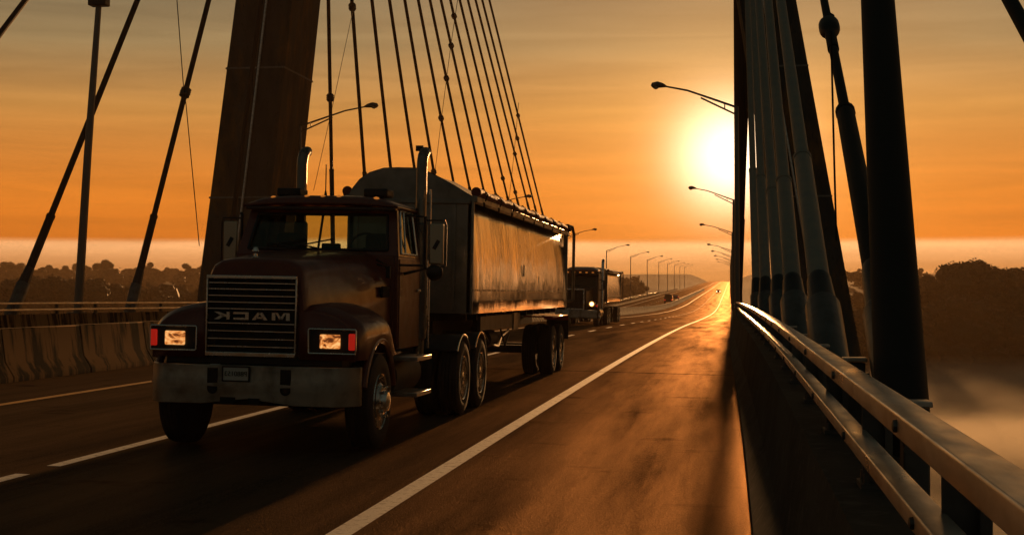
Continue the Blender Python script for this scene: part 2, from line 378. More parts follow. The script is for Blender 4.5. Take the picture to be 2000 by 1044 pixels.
def rail_loop(w_, h_, r_=.007):
    pts = []
    for cx, cz, a0 in ((w_/2-r_, h_/2-r_, 0), (-w_/2+r_, h_/2-r_, 90), (-w_/2+r_, -h_/2+r_, 180), (w_/2-r_, -h_/2+r_, 270)):
        for a in (0, 30, 60, 90): pts.append((cx + r_*math.cos(R(a0+a)), cz + r_*math.sin(R(a0+a))))
    return pts
def railing(name, label, side, y0, y1, step, top, low, xtop, xlow, wtop, htop, wlow, hlow, xf, n_post):
    t = empty(name); tag(t, label, 'railing')
    for (x, z, ww, hh) in ((xtop, top, wtop, htop), (xlow, low, wlow, hlow)):
        y = y0
        while y < y1:                       # rail lengths meet at visible joints
            L = 6.72 if y < 60 else 60
            e = min(y + L, y1)
            if y < 60:
                ys = [y + .004 + (e - y - .008) * i / 4 for i in range(5)]
            else: ys = [y + (e - y - .008) * i / 6 for i in range(7)]
            sweep([(x + a, z - hh/2 + b) for a, b in rail_loop(ww, hh)], y, e, xf=xf, mb=MB(), ys=ys).build('rail', M['steel_rail'], t)
            if y < 30:                      # joint sleeve
                sweep([(x + a, z - hh/2 + b) for a, b in rail_loop(ww * .93, hh * .9)], y, e, xf=xf, mb=MB(), ys=[e - .05, e + .05]).build('rail_joint', M['steel_dark'], t)
            y = e
    y = y0 + .9; k = 0
    while y < y1 and k < n_post:
        mb = MB(); xx = xf(y); zz = prof(y); s = side
        xb = xlow + .055 * s + (wlow/2) * s
        mb.box((xx + xb + .03 * s, y, zz + 1.19), (.03, .12, .40))
        mb.box((xx + xb - .02 * s, y, zz + 1.19), (.10, .014, .38))
        mb.box((xx + xb - .0 * s, y, zz + 1.012), (.17, .2, .022))
        for q in (-1, 1):
            mb.tube([(xx + xb - .06 * s, y + q*.07, zz + 1.02), (xx + xb - .06 * s, y + q*.07, zz + 1.062)], .013, 6)
        mb.build('post', M['steel_dark'], t)
        mb = MB()
        for (x, z, ww, hh) in ((xtop, top, wtop, htop), (xlow, low, wlow, hlow)):
            fx = x - s * ww/2
            mb.lathe([(-.012 * s, .009), (-.010 * s, .015), (0, .017), (.004 * s, .017)], (xx + fx, y, zz + z - hh * .5), 'x', 8)
        if y < 30: build_each(mb, 'bolt', M['steel_dark'], t)
        y += step; k += 1
    return t
railing('bridge_railing', 'bright double steel rail on the near parapet beside the shoulder', 1, -1.6, 330, 2.24, 1.485, 1.235, .465, .500, .095, .062, .085, .055, xr, 90)
railing('bridge_railing', 'double steel rail on the far parapet behind the median barrier', -1, -10, 520, 3.4, 1.46, 1.22, XL - .25, XL - .25, .10, .07, .10, .07, lambda y: 0, 98)

# water and land
mb = MB()
mb.add([(-2600, -1400, -22), (2600, -1400, -22), (2600, 900, -22), (-2600, 900, -22)], [(0, 1, 2, 3)])
tag(mb.build('river_water', M['water'], smooth=0), kind='structure')
def land(x, y):
    shore = 372 + 22 * math.sin(x / 130 + 1) + 9 * math.sin(x / 37)
    t = sm(-18, 60, y - shore)
    z = -34 + 20.5 * t + 1.6 * math.sin(x / 60) * math.sin(y / 75) * t
    z += sm(520, 900, y) * (prof(y) + 13.0) * 1.0 + sm(1000, 1900, y) * 9
    d = abs(x - XM) - 16
    k = 1 - sm(0, 22, d)
    if y > 352: z = z * (1 - k) + (prof(y) - .9) * k
    return z
mb = MB(); rows = []
xs = sorted(set([-2400, -1900, -1500, -1200] + list(range(-1000, 1001, 25)) + [1200, 1500, 1900, 2400] + [int(XM) + q for q in (-40, -30, -20, -14, 14, 20, 30)]))
ysl = [-1400, -600, 200] + list(range(330, 480, 8)) + list(range(480, 1000, 25)) + list(range(1000, 2500, 100))
for y in ysl: rows.append([Vector((x, y, land(x, y))) for x in xs])
mb.loft(rows, closed=False); tag(mb.build('ground', M['ground'], smooth=60), kind='structure')

# ------------------------------------------------------------------ pylons
def pylon(xc0, lean, label, YC, HW):
    t = empty('bridge_tower', (0, 0, 0)); tag(t, label, 'bridge tower')
    mb = MB(); rings = []
    for z in (-40, -20, -6, 0, 8, 16, 26, 40, 58):
        hw = HW - .010 * z if z > 0 else HW - .02 * z
        hd = 2.9 - .008 * z
        xc = xc0 + lean * z; yc = YC; c = .16
        rings.append([Vector((xc + a, yc + b, z)) for a, b in ((-hw+c, -hd), (hw-c, -hd), (hw, -hd+c), (hw, hd-c), (hw-c, hd), (-hw+c, hd), (-hw, hd-c), (-hw, -hd+c))])
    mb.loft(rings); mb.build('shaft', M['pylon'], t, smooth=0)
    mb = MB()
    for z in (7.2, 14.4, 21.6, 28.8, 36):
        hw = HW - .010 * z + .012; hd = 2.9 - .008*z + .012; xc = xc0 + lean * z
        mb.box((xc, YC, z), (2*hw, 2*hd, .10))
    build_each(mb, 'pour_joint', M['concrete'], t)
    mb = MB(); s = 1 if lean > 0 else -1
    mb.tube([(xc0 + lean*z + s*.25, YC - 2.9 + .008*z - .10, z) for z in (-2, 10, 25, 45)], .07, 8); mb.build('conduit', M['steel_rail'], t)
    return t
LP = (-27.85, .118); RP = (5.0, -.163)
pylon(*LP, 'huge leaning concrete bridge tower rising behind the front truck', 79.2, 1.82)
pylon(*RP, 'dark leaning concrete bridge tower behind the near stay cables on the river side', 83.0, 1.72)
# tie beam high above the road
def tower_top(side, z):
    xc0, lean = LP if side < 0 else RP
    return Vector((xc0 + lean * z, 0, z))

# ------------------------------------------------------------------ stay cables
def ordw(k): return ['first', 'second', 'third', 'fourth', 'fifth', 'sixth', 'seventh', 'eighth', 'ninth', 'tenth', 'eleventh', 'twelfth', 'thirteenth', 'fourteenth'][k]
def stay(a, b, rr, label, group, sleeve=None, r_sleeve=None, collar=True, near=False, clamps=(), n=10, anchor=True):
    """a = deck anchor, b = tower end; sleeve = length of the thicker grey sleeve along the cable"""
    a = Vector(a); b = Vector(b); L = (b - a).length; u = (b - a).normalized()
    t = empty('stay_cable', a); tag(t, label, 'stay cable', group)
    o = a
    def P(s_): return u * s_
    MBx = MB(); MBx.tube([P((sleeve or 0) * .98), P(L)], rr, n); MBx.build('cable', M['cable'] if not near else M['sleeve'], t)
    if sleeve:
        MBx = MB(); MBx.tube([P(1.2 if collar else 0), P(sleeve - .05), P(sleeve)], [r_sleeve, r_sleeve, rr * 1.05], n); MBx.build('sleeve', M['sleeve'] if near else M['cable'], t)
        MBx = MB(); MBx.tube([P(sleeve - .12), P(sleeve - .02)], r_sleeve * 1.08, n); MBx.build('band', M['sleeve'] if near else M['cable'], t)
    if collar:
        MBx = MB(); rs = (r_sleeve or rr)
        MBx.tube([P(.45), P(.5), P(1.1), P(1.2), P(1.25)], [rs*1.35, rs*1.3, rs*1.12, rs*1.1, rs*1.0], n); MBx.build('collar', M['collar'], t)
    if anchor:
        rs = (r_sleeve or rr)
        MBx = MB(); MBx.tube([P(-1.4), P(.42), P(.46)], [rs*1.55, rs*1.55, rs*1.45], n); MBx.build('anchor_pipe', M['steel_dark'], t)
    for s_ in clamps:
        MBx = MB(); MBx.tube([P(s_ - .26), P(s_ - .2), P(s_ + .2), P(s_ + .26)], [rr*1.2, rr*1.9, rr*1.9, rr*1.2], 8)
        for q in (-.12, 0, .12): MBx.tube([P(s_ + q) + Vector((-rr*2.1, 0, 0)), P(s_ + q) + Vector((rr*2.1, 0, 0))], rr*.35, 6)
        MBx.build('clamp', M['collar'], t)
    return t
def line_to_param(a, b, py):
    """distance along the cable where it stands at image height py (level camera maths)"""
    L = (Vector(b) - Vector(a)).length
    lo, hi = 0, L
    for _ in range(40):
        m = (lo + hi) / 2; p = Vector(a) + (Vector(b) - Vector(a)) * (m / L)
        d = (p.y - p.x * .1528) / 1.0234
        y = 575 - (p.z - EYE) * FPX / (d * 1.0116)
        if y > py: lo = m
        else: hi = m
    return (lo + hi) / 2
# left, beyond the tower: measured foot and slope of each of the fourteen
far_l = [(640,0,648,377),(686,0,712,345),(725.5,0,763,331),(760,0,804,294),(790,0,849,347),(816.5,0,887,363),(839.5,0,919.5,379),(861,0,948.5,388.5),(879.5,0,974,404.6),(898,0,999,418),(914,0,1020,430),(929,0,1040.5,437),(942,0,1055,444),(956,0,1068,450.6)]
wire_y = {0: (190, 215), 1: (12,), 4: (), 5: (230,), 6: (152,), 7: (88,), 8: (30,), 11: (300,), 12: (270,), 13: (225,)}
wire_y2 = {4: 335, 9: 348, 8: 410, 10: 375}
for i, (x0, y0, x1, y1) in enumerate(far_l):
    s = (x1 - x0) / (y1 - y0); xb = x0 + s * 588
    d = 94.5 + 10.45 * i
    a = pt(xb, 588, d)
    # tower end: where the measured line reaches the tower
    zt = 24 + 2.1 * i; pyt = 575 - (zt - EYE) * FPX / (81 * 1.0116)
    b = pt(x0 + s * pyt, pyt, 81.5)
    cl = [line_to_param(a, b, yy) for yy in (wire_y.get(i, ())[:1])]
    if i in wire_y2: cl.append(line_to_param(a, b, wire_y2[i]))
    stay(a, b, .115, 'dark stay cable beyond the far tower, %s of fourteen counting away from the tower' % ordw(i), 'stay cables fanning beyond the far tower',
         sleeve=line_to_param(a, b, 330 + 6*i), r_sleeve=.15, clamps=cl, n=8)
# right, beyond the tower, seen almost edge on
for i in range(12):
    d = 96 + 11.5 * i; a = Vector((.55 + .012*i, d * 1.0234, prof(d) + 1.0)); b = Vector((1.35 - .10*i, 83.5, 24 + 2.2*i))
    stay(a, b, .115, 'dark stay cable beyond the near side tower, seen almost edge on beside the lamp post', 'stay cables beyond the near side tower', sleeve=7 + .5*i, r_sleeve=.15, n=8)
# left, this side of the tower
near_l = [((434, 588), (498, 80), 74.1, 'stay cable with a bright edge crossing the front of the far tower', 40),
          ((262, 574), (405, 0), 63.3, 'dark stay cable with a clamp halfway up, just left of the far tower', 36),
          ((38, 574), (265, 0), 52.9, 'dark slanting stay cable crossing the upright mast at the far left', 34),
          ((-500, 574), (45, 0), 42.5, 'dark stay cable cutting the upper left corner of the sky', 32)]
for (x1, y1), (x0, y0), d, lab, zt in near_l:
    s = (x1 - x0) / (y1 - y0); a = pt(x1, y1, d)
    if d < 50: s = -.75; a = pt(45 + .75 * 574 * -1, 574, d)
    pyt = 575 - (zt - EYE) * FPX / (81 * 1.0116); b = pt(x0 + s * (pyt - y0), pyt, 79.5)
    cl = [line_to_param(a, b, 180)] if '405' in str(x0) else []
    stay(a, b, .13 if d > 50 else .12, lab, 'stay cables in front of the far tower', sleeve=line_to_param(a, b, 420), r_sleeve=.17, clamps=cl,
         near=False)
# steel mast at the left
a = pt(150, 592, 57); b = pt(190, 5, 57); u = (b - a)
t = empty('steel_mast', a); tag(t, 'tall upright steel mast at the left, crossed by a slanting stay cable', 'mast')
MB().tube([Vector((0, 0, -1.2)), u * .5, u, u * 1.5], [.19, .16, .12, .10], 10).build('pole', M['lamp_steel'], t)
MB().box(u * 1.005, (.75, .5, .34)).build('junction_box', M['collar'], t, bevel=.04)
MB().box(Vector((0, 0, -.6)), (.6, .6, .5)).build('base', M['steel_dark'], t, bevel=.03)
# right, this side of the tower: five grey sleeved cables, then the two big ones
near_r = [((1477, 548), (1462, 0), 54, .16, 330, 34), ((1495, 548), (1473, 0), 43, .165, 345, 33), ((1521, 548), (1484, 0), 31, .155, 372, 32), ((1548, 548), (1502, 0), 23.5, .145, 352, 31), ((1600, 548), (1527, 0), 16.2, .125, 307, 30)]
for i, ((x1, y1), (x0, y0), d, rs, yb, zt) in enumerate(near_r):
    s = (x1 - x0) / (y1 - y0); a0 = pt(x1, y1, d)
    pyt = 575 - (zt - EYE) * FPX / (81 * 1.0116); b = pt(x0 + s * pyt, pyt, 80)
    u = (b - a0).normalized(); a = a0 - u * 1.2
    stay(a, b, rs * .82, 'grey sleeved stay cable standing on the near parapet, %s counting back from the tower' % ordw(i), 'grey sleeved stay cables on the near side',
         sleeve=line_to_param(a, b, yb), r_sleeve=rs, near=True, n=16)
# slanting damper cable
a0 = pt(1716, 560, 9.6); zt = 32; pyt = 575 - (zt - EYE) * FPX / (81 * 1.0116); s = (1716 - 1612) / 560
b = pt(1612 + s * pyt, pyt, 80); u = (b - a0).normalized(); a = a0 - u * .9
c = stay(a, b, .052, 'slanting stay cable with a bulky black damper near its top, behind the near railing', 'large stay cables close to the camera', sleeve=line_to_param(a, b, 215), r_sleeve=.088, near=False, n=16)
sp = line_to_param(a, b, 52)
MB().tube([u*(sp-.30), u*(sp-.24), u*(sp-.12), u*(sp+.12), u*(sp+.24), u*(sp+.30)], [.06, .105, .125, .125, .10, .06], 20).build('damper', M['collar'], c)
MB().tube([u*(sp-1.2), u*(sp-.28)], .066, 16).build('upper_sleeve', M['cable'], c)
mbx = MB()
for q in (-.03, .05): mbx.tube([u*(sp+.25) + Vector((q, 0, 0)), u*(sp+.55) + Vector((q*1.5, 0, .03)), u*(sp+.9) + Vector((q*.5, 0, .0))], .013, 8)
mbx.build('damper_hose', M['collar'], c)
# the thick pipe right beside it
a = pt(1764, 850, 6.65); q = pt(1717, 0, 10.9); b = a + (q - a) * 5.5
stay(a, b, .127, 'thickest dark stay pipe at the right, rising steeply from behind the near railing', 'large stay cables close to the camera', collar=False, n=24, anchor=False)
# corner cable
a = pt(2700, 700, 6.2); q = pt(1990, 0, 7.6)
a = pt(2260, 520, 5.4); q = pt(1992, 28, 8.4); b = a + (q - a) * 6
stay(a, b, .045, 'stay cable cutting the extreme upper right corner of the sky', 'large stay cables close to the camera', collar=False, n=12, anchor=False)
# anchor boxes along the outer edge of the near parapet
def anchor(px, py, d, wpx, lab):
    p = pt(px, py, d); ww = wpx * d / FPX
    t = empty('anchor_box', p); tag(t, lab, 'anchor box', 'steel anchor boxes behind the near railing')
    MB().box((0, .0, -.012), (ww, ww * 1.1, .024)).build('cap_plate', M['steel_rail'], t, bevel=.004)
    MB().box((0, .0, -.36), (ww * .84, ww * .9, .66)).build('housing', M['steel_dark'], t, bevel=.01)
    mb = MB()
    mb.tube([(ww*.42, 0, -.12), (ww*.42 + .03, 0, -.12)], .022, 8); mb.tube([(-.3*ww, -ww*.45, -.2), (-.3*ww, -ww*.5, -.2)], .015, 8); build_each(mb, 'bolt', M['steel_dark'], t)
for i, (px, py, d, wpx) in enumerate([(1785, 781, 5.9, 62), (1668, 697, 8.7, 46), (1661, 712, 9.0, 38), (1605, 672, 12.3, 28), (1570, 652, 16.4, 22), (1547, 636, 21, 18)]):
    anchor(px, py, d, wpx, ['steel anchor box with a bright cap plate beside the foot of the thickest pipe', 'wide cap plate anchor box behind the second rail joint, higher of a pair', 'smaller anchor box just under the wide one behind the railing', 'steel anchor box below the outermost grey cable', 'steel anchor box between the outer grey cable feet', 'smallest anchor box, nearest the tower along the near parapet'][i])

# thin tie wires
def wire(name_lab, pts, r_, group='thin tie wires strung across the stay cables'):
    p0 = pts[0]; t = empty('tie_wire', p0); tag(t, name_lab, 'wire', group)
    MB().tube([p - p0 for p in pts], r_, 6).build('strand', M['cable'], t); return t
wire('thin wire slanting across the outer stay cables above the trailer', [pt(896, -20, 88), pt(880, 88, 96), pt(862, 230, 105), pt(850, 330, 112)], .02)
wire('thin wire near the outermost stay cables above the trailer tarp', [pt(1013, 200, 130), pt(1004, 300, 140), pt(992, 410, 150)], .025)
wire('thin wire crossing the first two stay cables beside the far tower', [pt(690, 10, 86), pt(650, 200, 86), pt(612, 372, 86)], .018)
wire('thin wire hanging past the clamped stay cable left of the tower', [pt(340, -40, 66), pt(356, 160, 66), pt(362, 205, 66), pt(389, 480, 66)], .024)
wire('thin wire hanging from the black damper at the right', [pt(1625, 60, 12), pt(1630, 300, 12), pt(1634, 470, 12)], .009)

# ------------------------------------------------------------------ street lamps
def lamp(side, Xp, Y, H, L):
    z0 = rz(Xp if Xp < 0 else 0, Y) + 1.0
    t = empty('street_lamp', (Xp, Y, z0)); h = H - 1.0; s = side
    MB().tube([(0, 0, -.3), (0, 0, h * .5), (0, 0, h - 1.05)], [.13, .11, .085], 10).build('pole', M['lamp_steel'], t)
    mb = MB()
    mb.tube([(0, 0, h - 1.45), (s*L*.30, 0, h - .86), (s*L*.42, 0, h - .62)], .042, 8)
    mb.tube([(0, 0, h - 1.1), (s*L*.30, 0, h - .66), (s*L*.58, 0, h - .26), (s*L*.86, 0, h - .03)], [.055, .05, .045, .04], 8)
    mb.tube([(s*L*.14, 0, h - 1.2), (s*L*.14, 0, h - .88)], .03, 6)
    mb.build('arm', M['lamp_steel'], t)
    mb = MB(); mb.tube([(s*L*.83, 0, h - .05), (s*L*.87, 0, h - .0), (s*L*.93, 0, h + .04), (s*L*.985, 0, h - .0), (s*L, 0, h - .05)], [.05, .11, .16, .15, .07], 12); mb.build('lamp_head', M['steel_dark'], t)
    mb = MB(); mb.lathe([(-.15, .03), (-.12, .10), (-.04, .135), (0.0, .135)], (s*L*.95, 0, h - .03), 'z', 12); mb.build('lens', M['lamp_glass'], t)
    return t
XLamp = -24.6
for i in range(9):
    d = (54000 / (831, 476, 321, 243, 196, 163.4, 141, 124, 110.5)[i]) * 1.2444 * 1.023
    Y = d * 1.0234 + XLamp * .1528
    H = (12.7, 12.4, 12.7, 12.7, 12.75, 12.75, 12.75, 12.75, 12.75)[i]
    if i == 0:
        Y -= 1.0
    t = lamp(1, XLamp, Y, H, 4.6)
    tag(t, 'curved arm street lamp on the far parapet, %s counting away from the tower' % ordw(i), 'street lamp', 'street lamps on the far parapet')
for i in range(2):
    d = (54000 / (100, 91)[i]) * 1.2444 * 1.023
    tag(lamp(1, XLamp, d * 1.0234 + XLamp * .1528, 12.75, 4.6), 'faint street lamp almost lost in the haze, %s of the last two' % ('nearer' if i == 0 else 'farther'), 'street lamp', 'street lamps on the far parapet')
for i in range(8):
    d = (66, 126, 189, 252, 310, 372, 432, 495)[i]
    Xp = (.28, .22, .15, .1, 0, -.1, -.2, -.3)[i]
    hd = pt(0, (163, 366, 438, 477, 490, 499, 506, 511)[i], d).z
    z0 = rz(Xp, d * 1.0234)
    t = lamp(-1, Xp, d * 1.0234, hd - z0, 3.95 if i < 2 else 4.3)
    tag(t, 'curved arm street lamp on the near parapet side, %s counting away from the camera' % ordw(i), 'street lamp', 'street lamps on the near parapet')

# ------------------------------------------------------------------ trucks
def arc(cx, cz, r_, a0, a1, n): return [(cx + r_*math.cos(R(a0 + (a1-a0)*k/n)), cz + r_*math.sin(R(a0 + (a1-a0)*k/n))) for k in range(n+1)]
WR = .52
def wheel(root, x, y, dual, side):
    """side +1: outer face looks to +x"""
    e = empty('wheel', (x, y, WR)); e.parent = root
    xs = [0] if not dual else [0, -.34 * side]
    for x0 in xs:
        MB().lathe([(x0-.13, .30), (x0-.145, .36), (x0-.142, .46), (x0-.118, .507), (x0-.085, .516), (x0-.083, .504), (x0-.074, .504), (x0-.072, .518), (x0-.030, WR), (x0-.028, .506), (x0-.018, .506), (x0-.016, WR), (x0+.016, WR), (x0+.018, .506), (x0+.028, .506), (x0+.030, WR), (x0+.072, .518), (x0+.074, .504), (x0+.083, .504), (x0+.085, .516), (x0+.118, .507), (x0+.142, .46), (x0+.145, .36), (x0+.13, .30)], (0, 0, 0), 'x', 40).build('tyre', M['rubber'], e)
    mb = MB(); s = side; f = .13 * s
    if dual: pr = [(f, .305), (f+.01*s, .30), (f+.0*s, .285), (f-.13*s, .27), (f-.16*s, .20), (f-.15*s, .13), (f-.02*s, .11), (f+.0*s, .085), (f+.01*s, .0001)]
    else: pr = [(f, .305), (f+.01*s, .30), (f-.02*s, .28), (f-.01*s, .21), (f+.03*s, .17), (f+.035*s, .12), (f+.09*s, .10), (f+.10*s, .07), (f+.11*s, .0001)]
    mb.lathe(pr, (0, 0, 0), 'x', 40)
    mb.build('rim', M['chrome'], e)
    mb = MB()
    for k in range(10):
        a = 2*math.pi*k/10; rr = .14
        xx = (f - .15*s) if dual else f + .03*s
        mb.tube([(xx, rr*1.2*math.cos(a), rr*1.2*math.sin(a)), (xx + .045*s, rr*1.2*math.cos(a), rr*1.2*math.sin(a))], .016, 6)
    mb.build('wheel_nuts', M['chrome'], e)
    return e
def text_mesh(txt, size, name, m, parent, loc, mirror=True, ex=.004):
    cu = bpy.data.curves.new(name, 'FONT'); cu.body = txt; cu.size = size; cu.align_x = 'CENTER'; cu.align_y = 'CENTER'; cu.extrude = ex
    tmp = bpy.data.objects.new('tmp', cu); COL.objects.link(tmp)
    bpy.context.view_layer.update()
    me = bpy.data.meshes.new_from_object(tmp.evaluated_get(bpy.context.evaluated_depsgraph_get()))
    bpy.data.objects.remove(tmp)
    for v in me.vertices:
        x, y, z = v.co; v.co = ((-x if mirror else x), -z, y)
    if mirror: me.flip_normals()
    me.materials.clear(); me.materials.append(m)
    o = bpy.data.objects.new(name, me); COL.objects.link(o); o.parent = parent; o.location = loc; return o

def trailer(root, y0, y1, z0, z1, zp, hw, slope=0.0, arched=False):
    """tub body with arched tarp; sides carry the rails"""
    ny = 20
    def lx(s, y): return hw if (s > 0 or not arched) else hw*(.5 + .5*min(1, (y-y0)/2.7))
    # side sheets with slight outward belly
    for s in (-1, 1):
        mb = MB(); rows = []
        for j in range(ny + 1):
            y = y0 + (y1-y0)*j/ny; row = []
            for k in range(9):
                t = k/8; z = z0 + (z1-z0)*t
                x = lx(s, y) - .13*t**1.3 + .015*math.sin(t*math.pi) + .008*math.sin(j*1.7)*math.sin(t*math.pi)
                row.append(Vector((s*x, y, z + slope*(y-y0))))
            rows.append(row)
        mb.loft(rows, closed=False); mb.build('side_sheet', M['alu'], root, smooth=60, solid=.03)
        mb = MB(); zz = z0 + .34
        mb.loft([[Vector((s*(lx(s, yy)+a), yy, zz+b)) for a, b in ((-.02, -.013), (.012, -.013), (.012, .013), (-.02, .013))] for yy in (y0+.01, y0+2.7, y1-.01)]); mb.build('side_seam', M['chrome'], root)
        mb = MB(); mb.loft([[Vector((s*(lx(s, yy)+a), yy, z1+.02+b)) for a, b in ((-.045, -.05), (.045, -.05), (.045, .05), (-.045, .05))] for yy in (y0-.02, y0+2.7, y1+.02)]); mb.build('top_rail', M['alu_front'], root, bevel=.015)
        # rolled tarp with straps
        mb = MB(); pts = []; rs = []
        for j in range(41):
            y = y0 + (y1-y0)*j/40
            pts.append((s*(lx(s, y)+.02) + .006*math.sin(j*2.1), y, z1 + .12 + .010*math.sin(j*1.3))); rs.append(.066 + .010*math.sin(j*2.7+1))
        mb.tube(pts, rs, 12); mb.build('rolled_tarp', M['tarp'], root)
        mb = MB()
        for j in range(9):
            y = y0 + .5 + (y1-y0-1)*j/8
            q_ = lx(s, y); mb.tube([(s*(q_+.07), y, z1+.02), (s*(q_+.10), y, z1+.12), (s*(q_+.03), y, z1+.205), (s*(q_-.07), y, z1+.15)], .012, 6)
            mb.box((s*(q_+.055), y, z1-.03), (.02, .06, .07))
        build_each(mb, 'tarp_strap', M['strap'], root)
        # corner posts
        mb = MB(); mb.box((s*(hw-.04), y1 + .0, (z0+z1)/2), (.10, .09, z1-z0)); mb.box((s*(lx(s, y0)-.06), y0 - .0, (z0+z1)/2 ), (.07, .06, z1-z0-.02)); build_each(mb, 'corner_post', M['alu_front'], root, bevel=.01)
    # front wall, arched
    crown = [(1.0, 0.05), (.78, .20), (.50, .80*(zp-z1)), (.30, .97*(zp-z1)), (.10, zp-z1), (-.08, .98*(zp-z1)), (-.25, .84*(zp-z1)), (-.37, .62*(zp-z1)), (-.46, .32*(zp-z1)), (-.5, .03)] if arched else [(math.cos(R(a)), .05 + (zp-z1-.05)*math.sin(R(a))**.8) for a in range(0, 181, 15)]
    prof2 = [(-lx(-1, y0), z0), (hw, z0)] + [(hw*a, z1 + b) for a, b in crown]
    mb = MB(); mb.loft([[Vector((x, y0 - .03, z)) for x, z in prof2], [Vector((x, y0 + .0, z)) for x, z in prof2]]); mb.build('front_wall', M['alu_front'], root)
    mb = MB()
    for k in range(-1 if arched else -2, 3): mb.box((k*.48, y0 - .045, (z0+z1)/2), (.05, .03, z1-z0-.1))
    mb.box(((hw-lx(-1, y0))/2, y0-.05, z1-.02), (hw+lx(-1, y0)-.1, .035, .06)); build_each(mb, 'wall_rib', M['alu_front'], root, bevel=.008)
    # tarp dome
    mb = MB(); rows = []
    for j in range(21):
        y = y0 + (y1-y0)*j/20; row = []
        f = 1 - .72*sm(.12, .85, j/20)
        for k, (a, b) in enumerate(crown): row.append(Vector(((hw-.03)*a*(lx(-1, y)/lx(-1, y0) if a < 0 else 1), y, z1 + .01 + max(b, b*f) * (f if b > 0 else 1) + .012*math.sin(j*2+k))))
        rows.append(row)
    mb.loft(rows, closed=False); mb.build('tarp_cover', M['tarp_front'], root, smooth=60)
    # rear gate and floor
    mb = MB(); mb.box((0, y1+.0, (z0+z1)/2), (2*hw-.2, .05, z1-z0-.02)); mb.build('tailgate', M['alu_front'], root)
    mb = MB(); mb.loft([[Vector((-lx(-1, yy)+.18, yy, z0-.02)), Vector((hw-.18, yy, z0-.02)), Vector((hw-.18, yy, z0+.02)), Vector((-lx(-1, yy)+.18, yy, z0+.02))] for yy in (y0+.05, y0+2.7, y1-.05)]); mb.build('floor_panel', M['chassis'], root)
    # rear tarp arm
    mb = MB(); mb.tube([(hw+.02, y1-.15, z1+.2), (hw+.08, y1+.25, z1+.18), (hw+.10, y1+.42, z1+.02), (hw+.10, y1+.42, z0+.15)], .035, 8)
    mb.tube([(hw+.10, y1+.42, z0+.15), (hw-.1, y1+.05, z0+.1)], .03, 8); mb.build('tarp_arm', M['steel_dark'], root)

def fender_grid(s, x_in, x_out, yf, yr, ztop_in, wy, arch_r, zbot):
    """one front fender: rounded top, flat front face, wheel arch cut from below"""
    mb = MB(); rows = []; ny = 22
    for j in range(ny + 1):
        y = yf + (yr-yf)*j/ny; t = (y-yf)/(yr-yf)
        # crown of the fender over its length
        crown = ztop_in + .05*math.sin(math.pi*min(1, t*1.05)) - .55*sm(.62, 1.0, t)
        nose = sm(0, .10, t); crown = crown - .06*(1-nose)
        xo = x_out + .035*math.sin(math.pi*t) - .05*(1-nose)
        sh = .30                                  # drop to the outer edge
        d2 = arch_r**2 - (y-wy)**2
        arch = WR + math.sqrt(d2) if d2 > 0 else zbot
        arch = max(arch, zbot)
        row = []
        for k in range(10):
            u = k/9; a = u*math.pi/2
            x = x_in + (xo-x_in)*math.sin(a)**.9; z = crown - sh*(1-math.cos(a)**1.1)
            row.append(Vector((s*x, y, max(z, arch + .03))))
        zl = row[-1].z
        for k in range(1, 4):
            row.append(Vector((s*(xo + .012*math.sin(k/3*math.pi)), y, zl + (arch-zl)*k/3)))
        row.append(Vector((s*(xo-.05), y, arch)))
        rows.append(row)
    mb.loft(rows, closed=False)
    # front face
    r0 = rows[0]; n = len(r0)
    base_ = [Vector((v.x, yf, zbot)) for v in r0]
    o = len(mb.v); mb.add(r0 + base_, [(k, k+1, n+k+1, n+k) for k in range(n-1)])
    return mb, rows
def ring_panel(mb, outer, inner, th=.04, nrm=None):
    """wall with a window opening; outer, inner = four corners each"""
    outer = [Vector(v) for v in outer]; inner = [Vector(v) for v in inner]
    nn = (outer[1]-outer[0]).cross(outer[3]-outer[0]).normalized() * th
    vs = outer + inner + [v - nn for v in outer] + [v - nn for v in inner]; fs = []
    for k in range(4):
        j = (k+1) % 4
        fs += [(k, j, 4+j, 4+k), (8+k, 12+k, 12+j, 8+j), (4+k, 4+j, 12+j, 12+k), (k, 8+k, 8+j, j)]
    mb.add(vs, fs)

def glyph(mb, strokes, x0, z0, w_, h_, y, th=.014):
    """letters cut as flat bars; strokes = polygons in unit square, mirrored across x by the caller"""
    for poly in strokes:
        front = [Vector((x0 + p[0]*w_, y - th, z0 + p[1]*h_)) for p in poly]; back = [Vector((v.x, y, v.z)) for v in front]
        mb.loft([front, back])

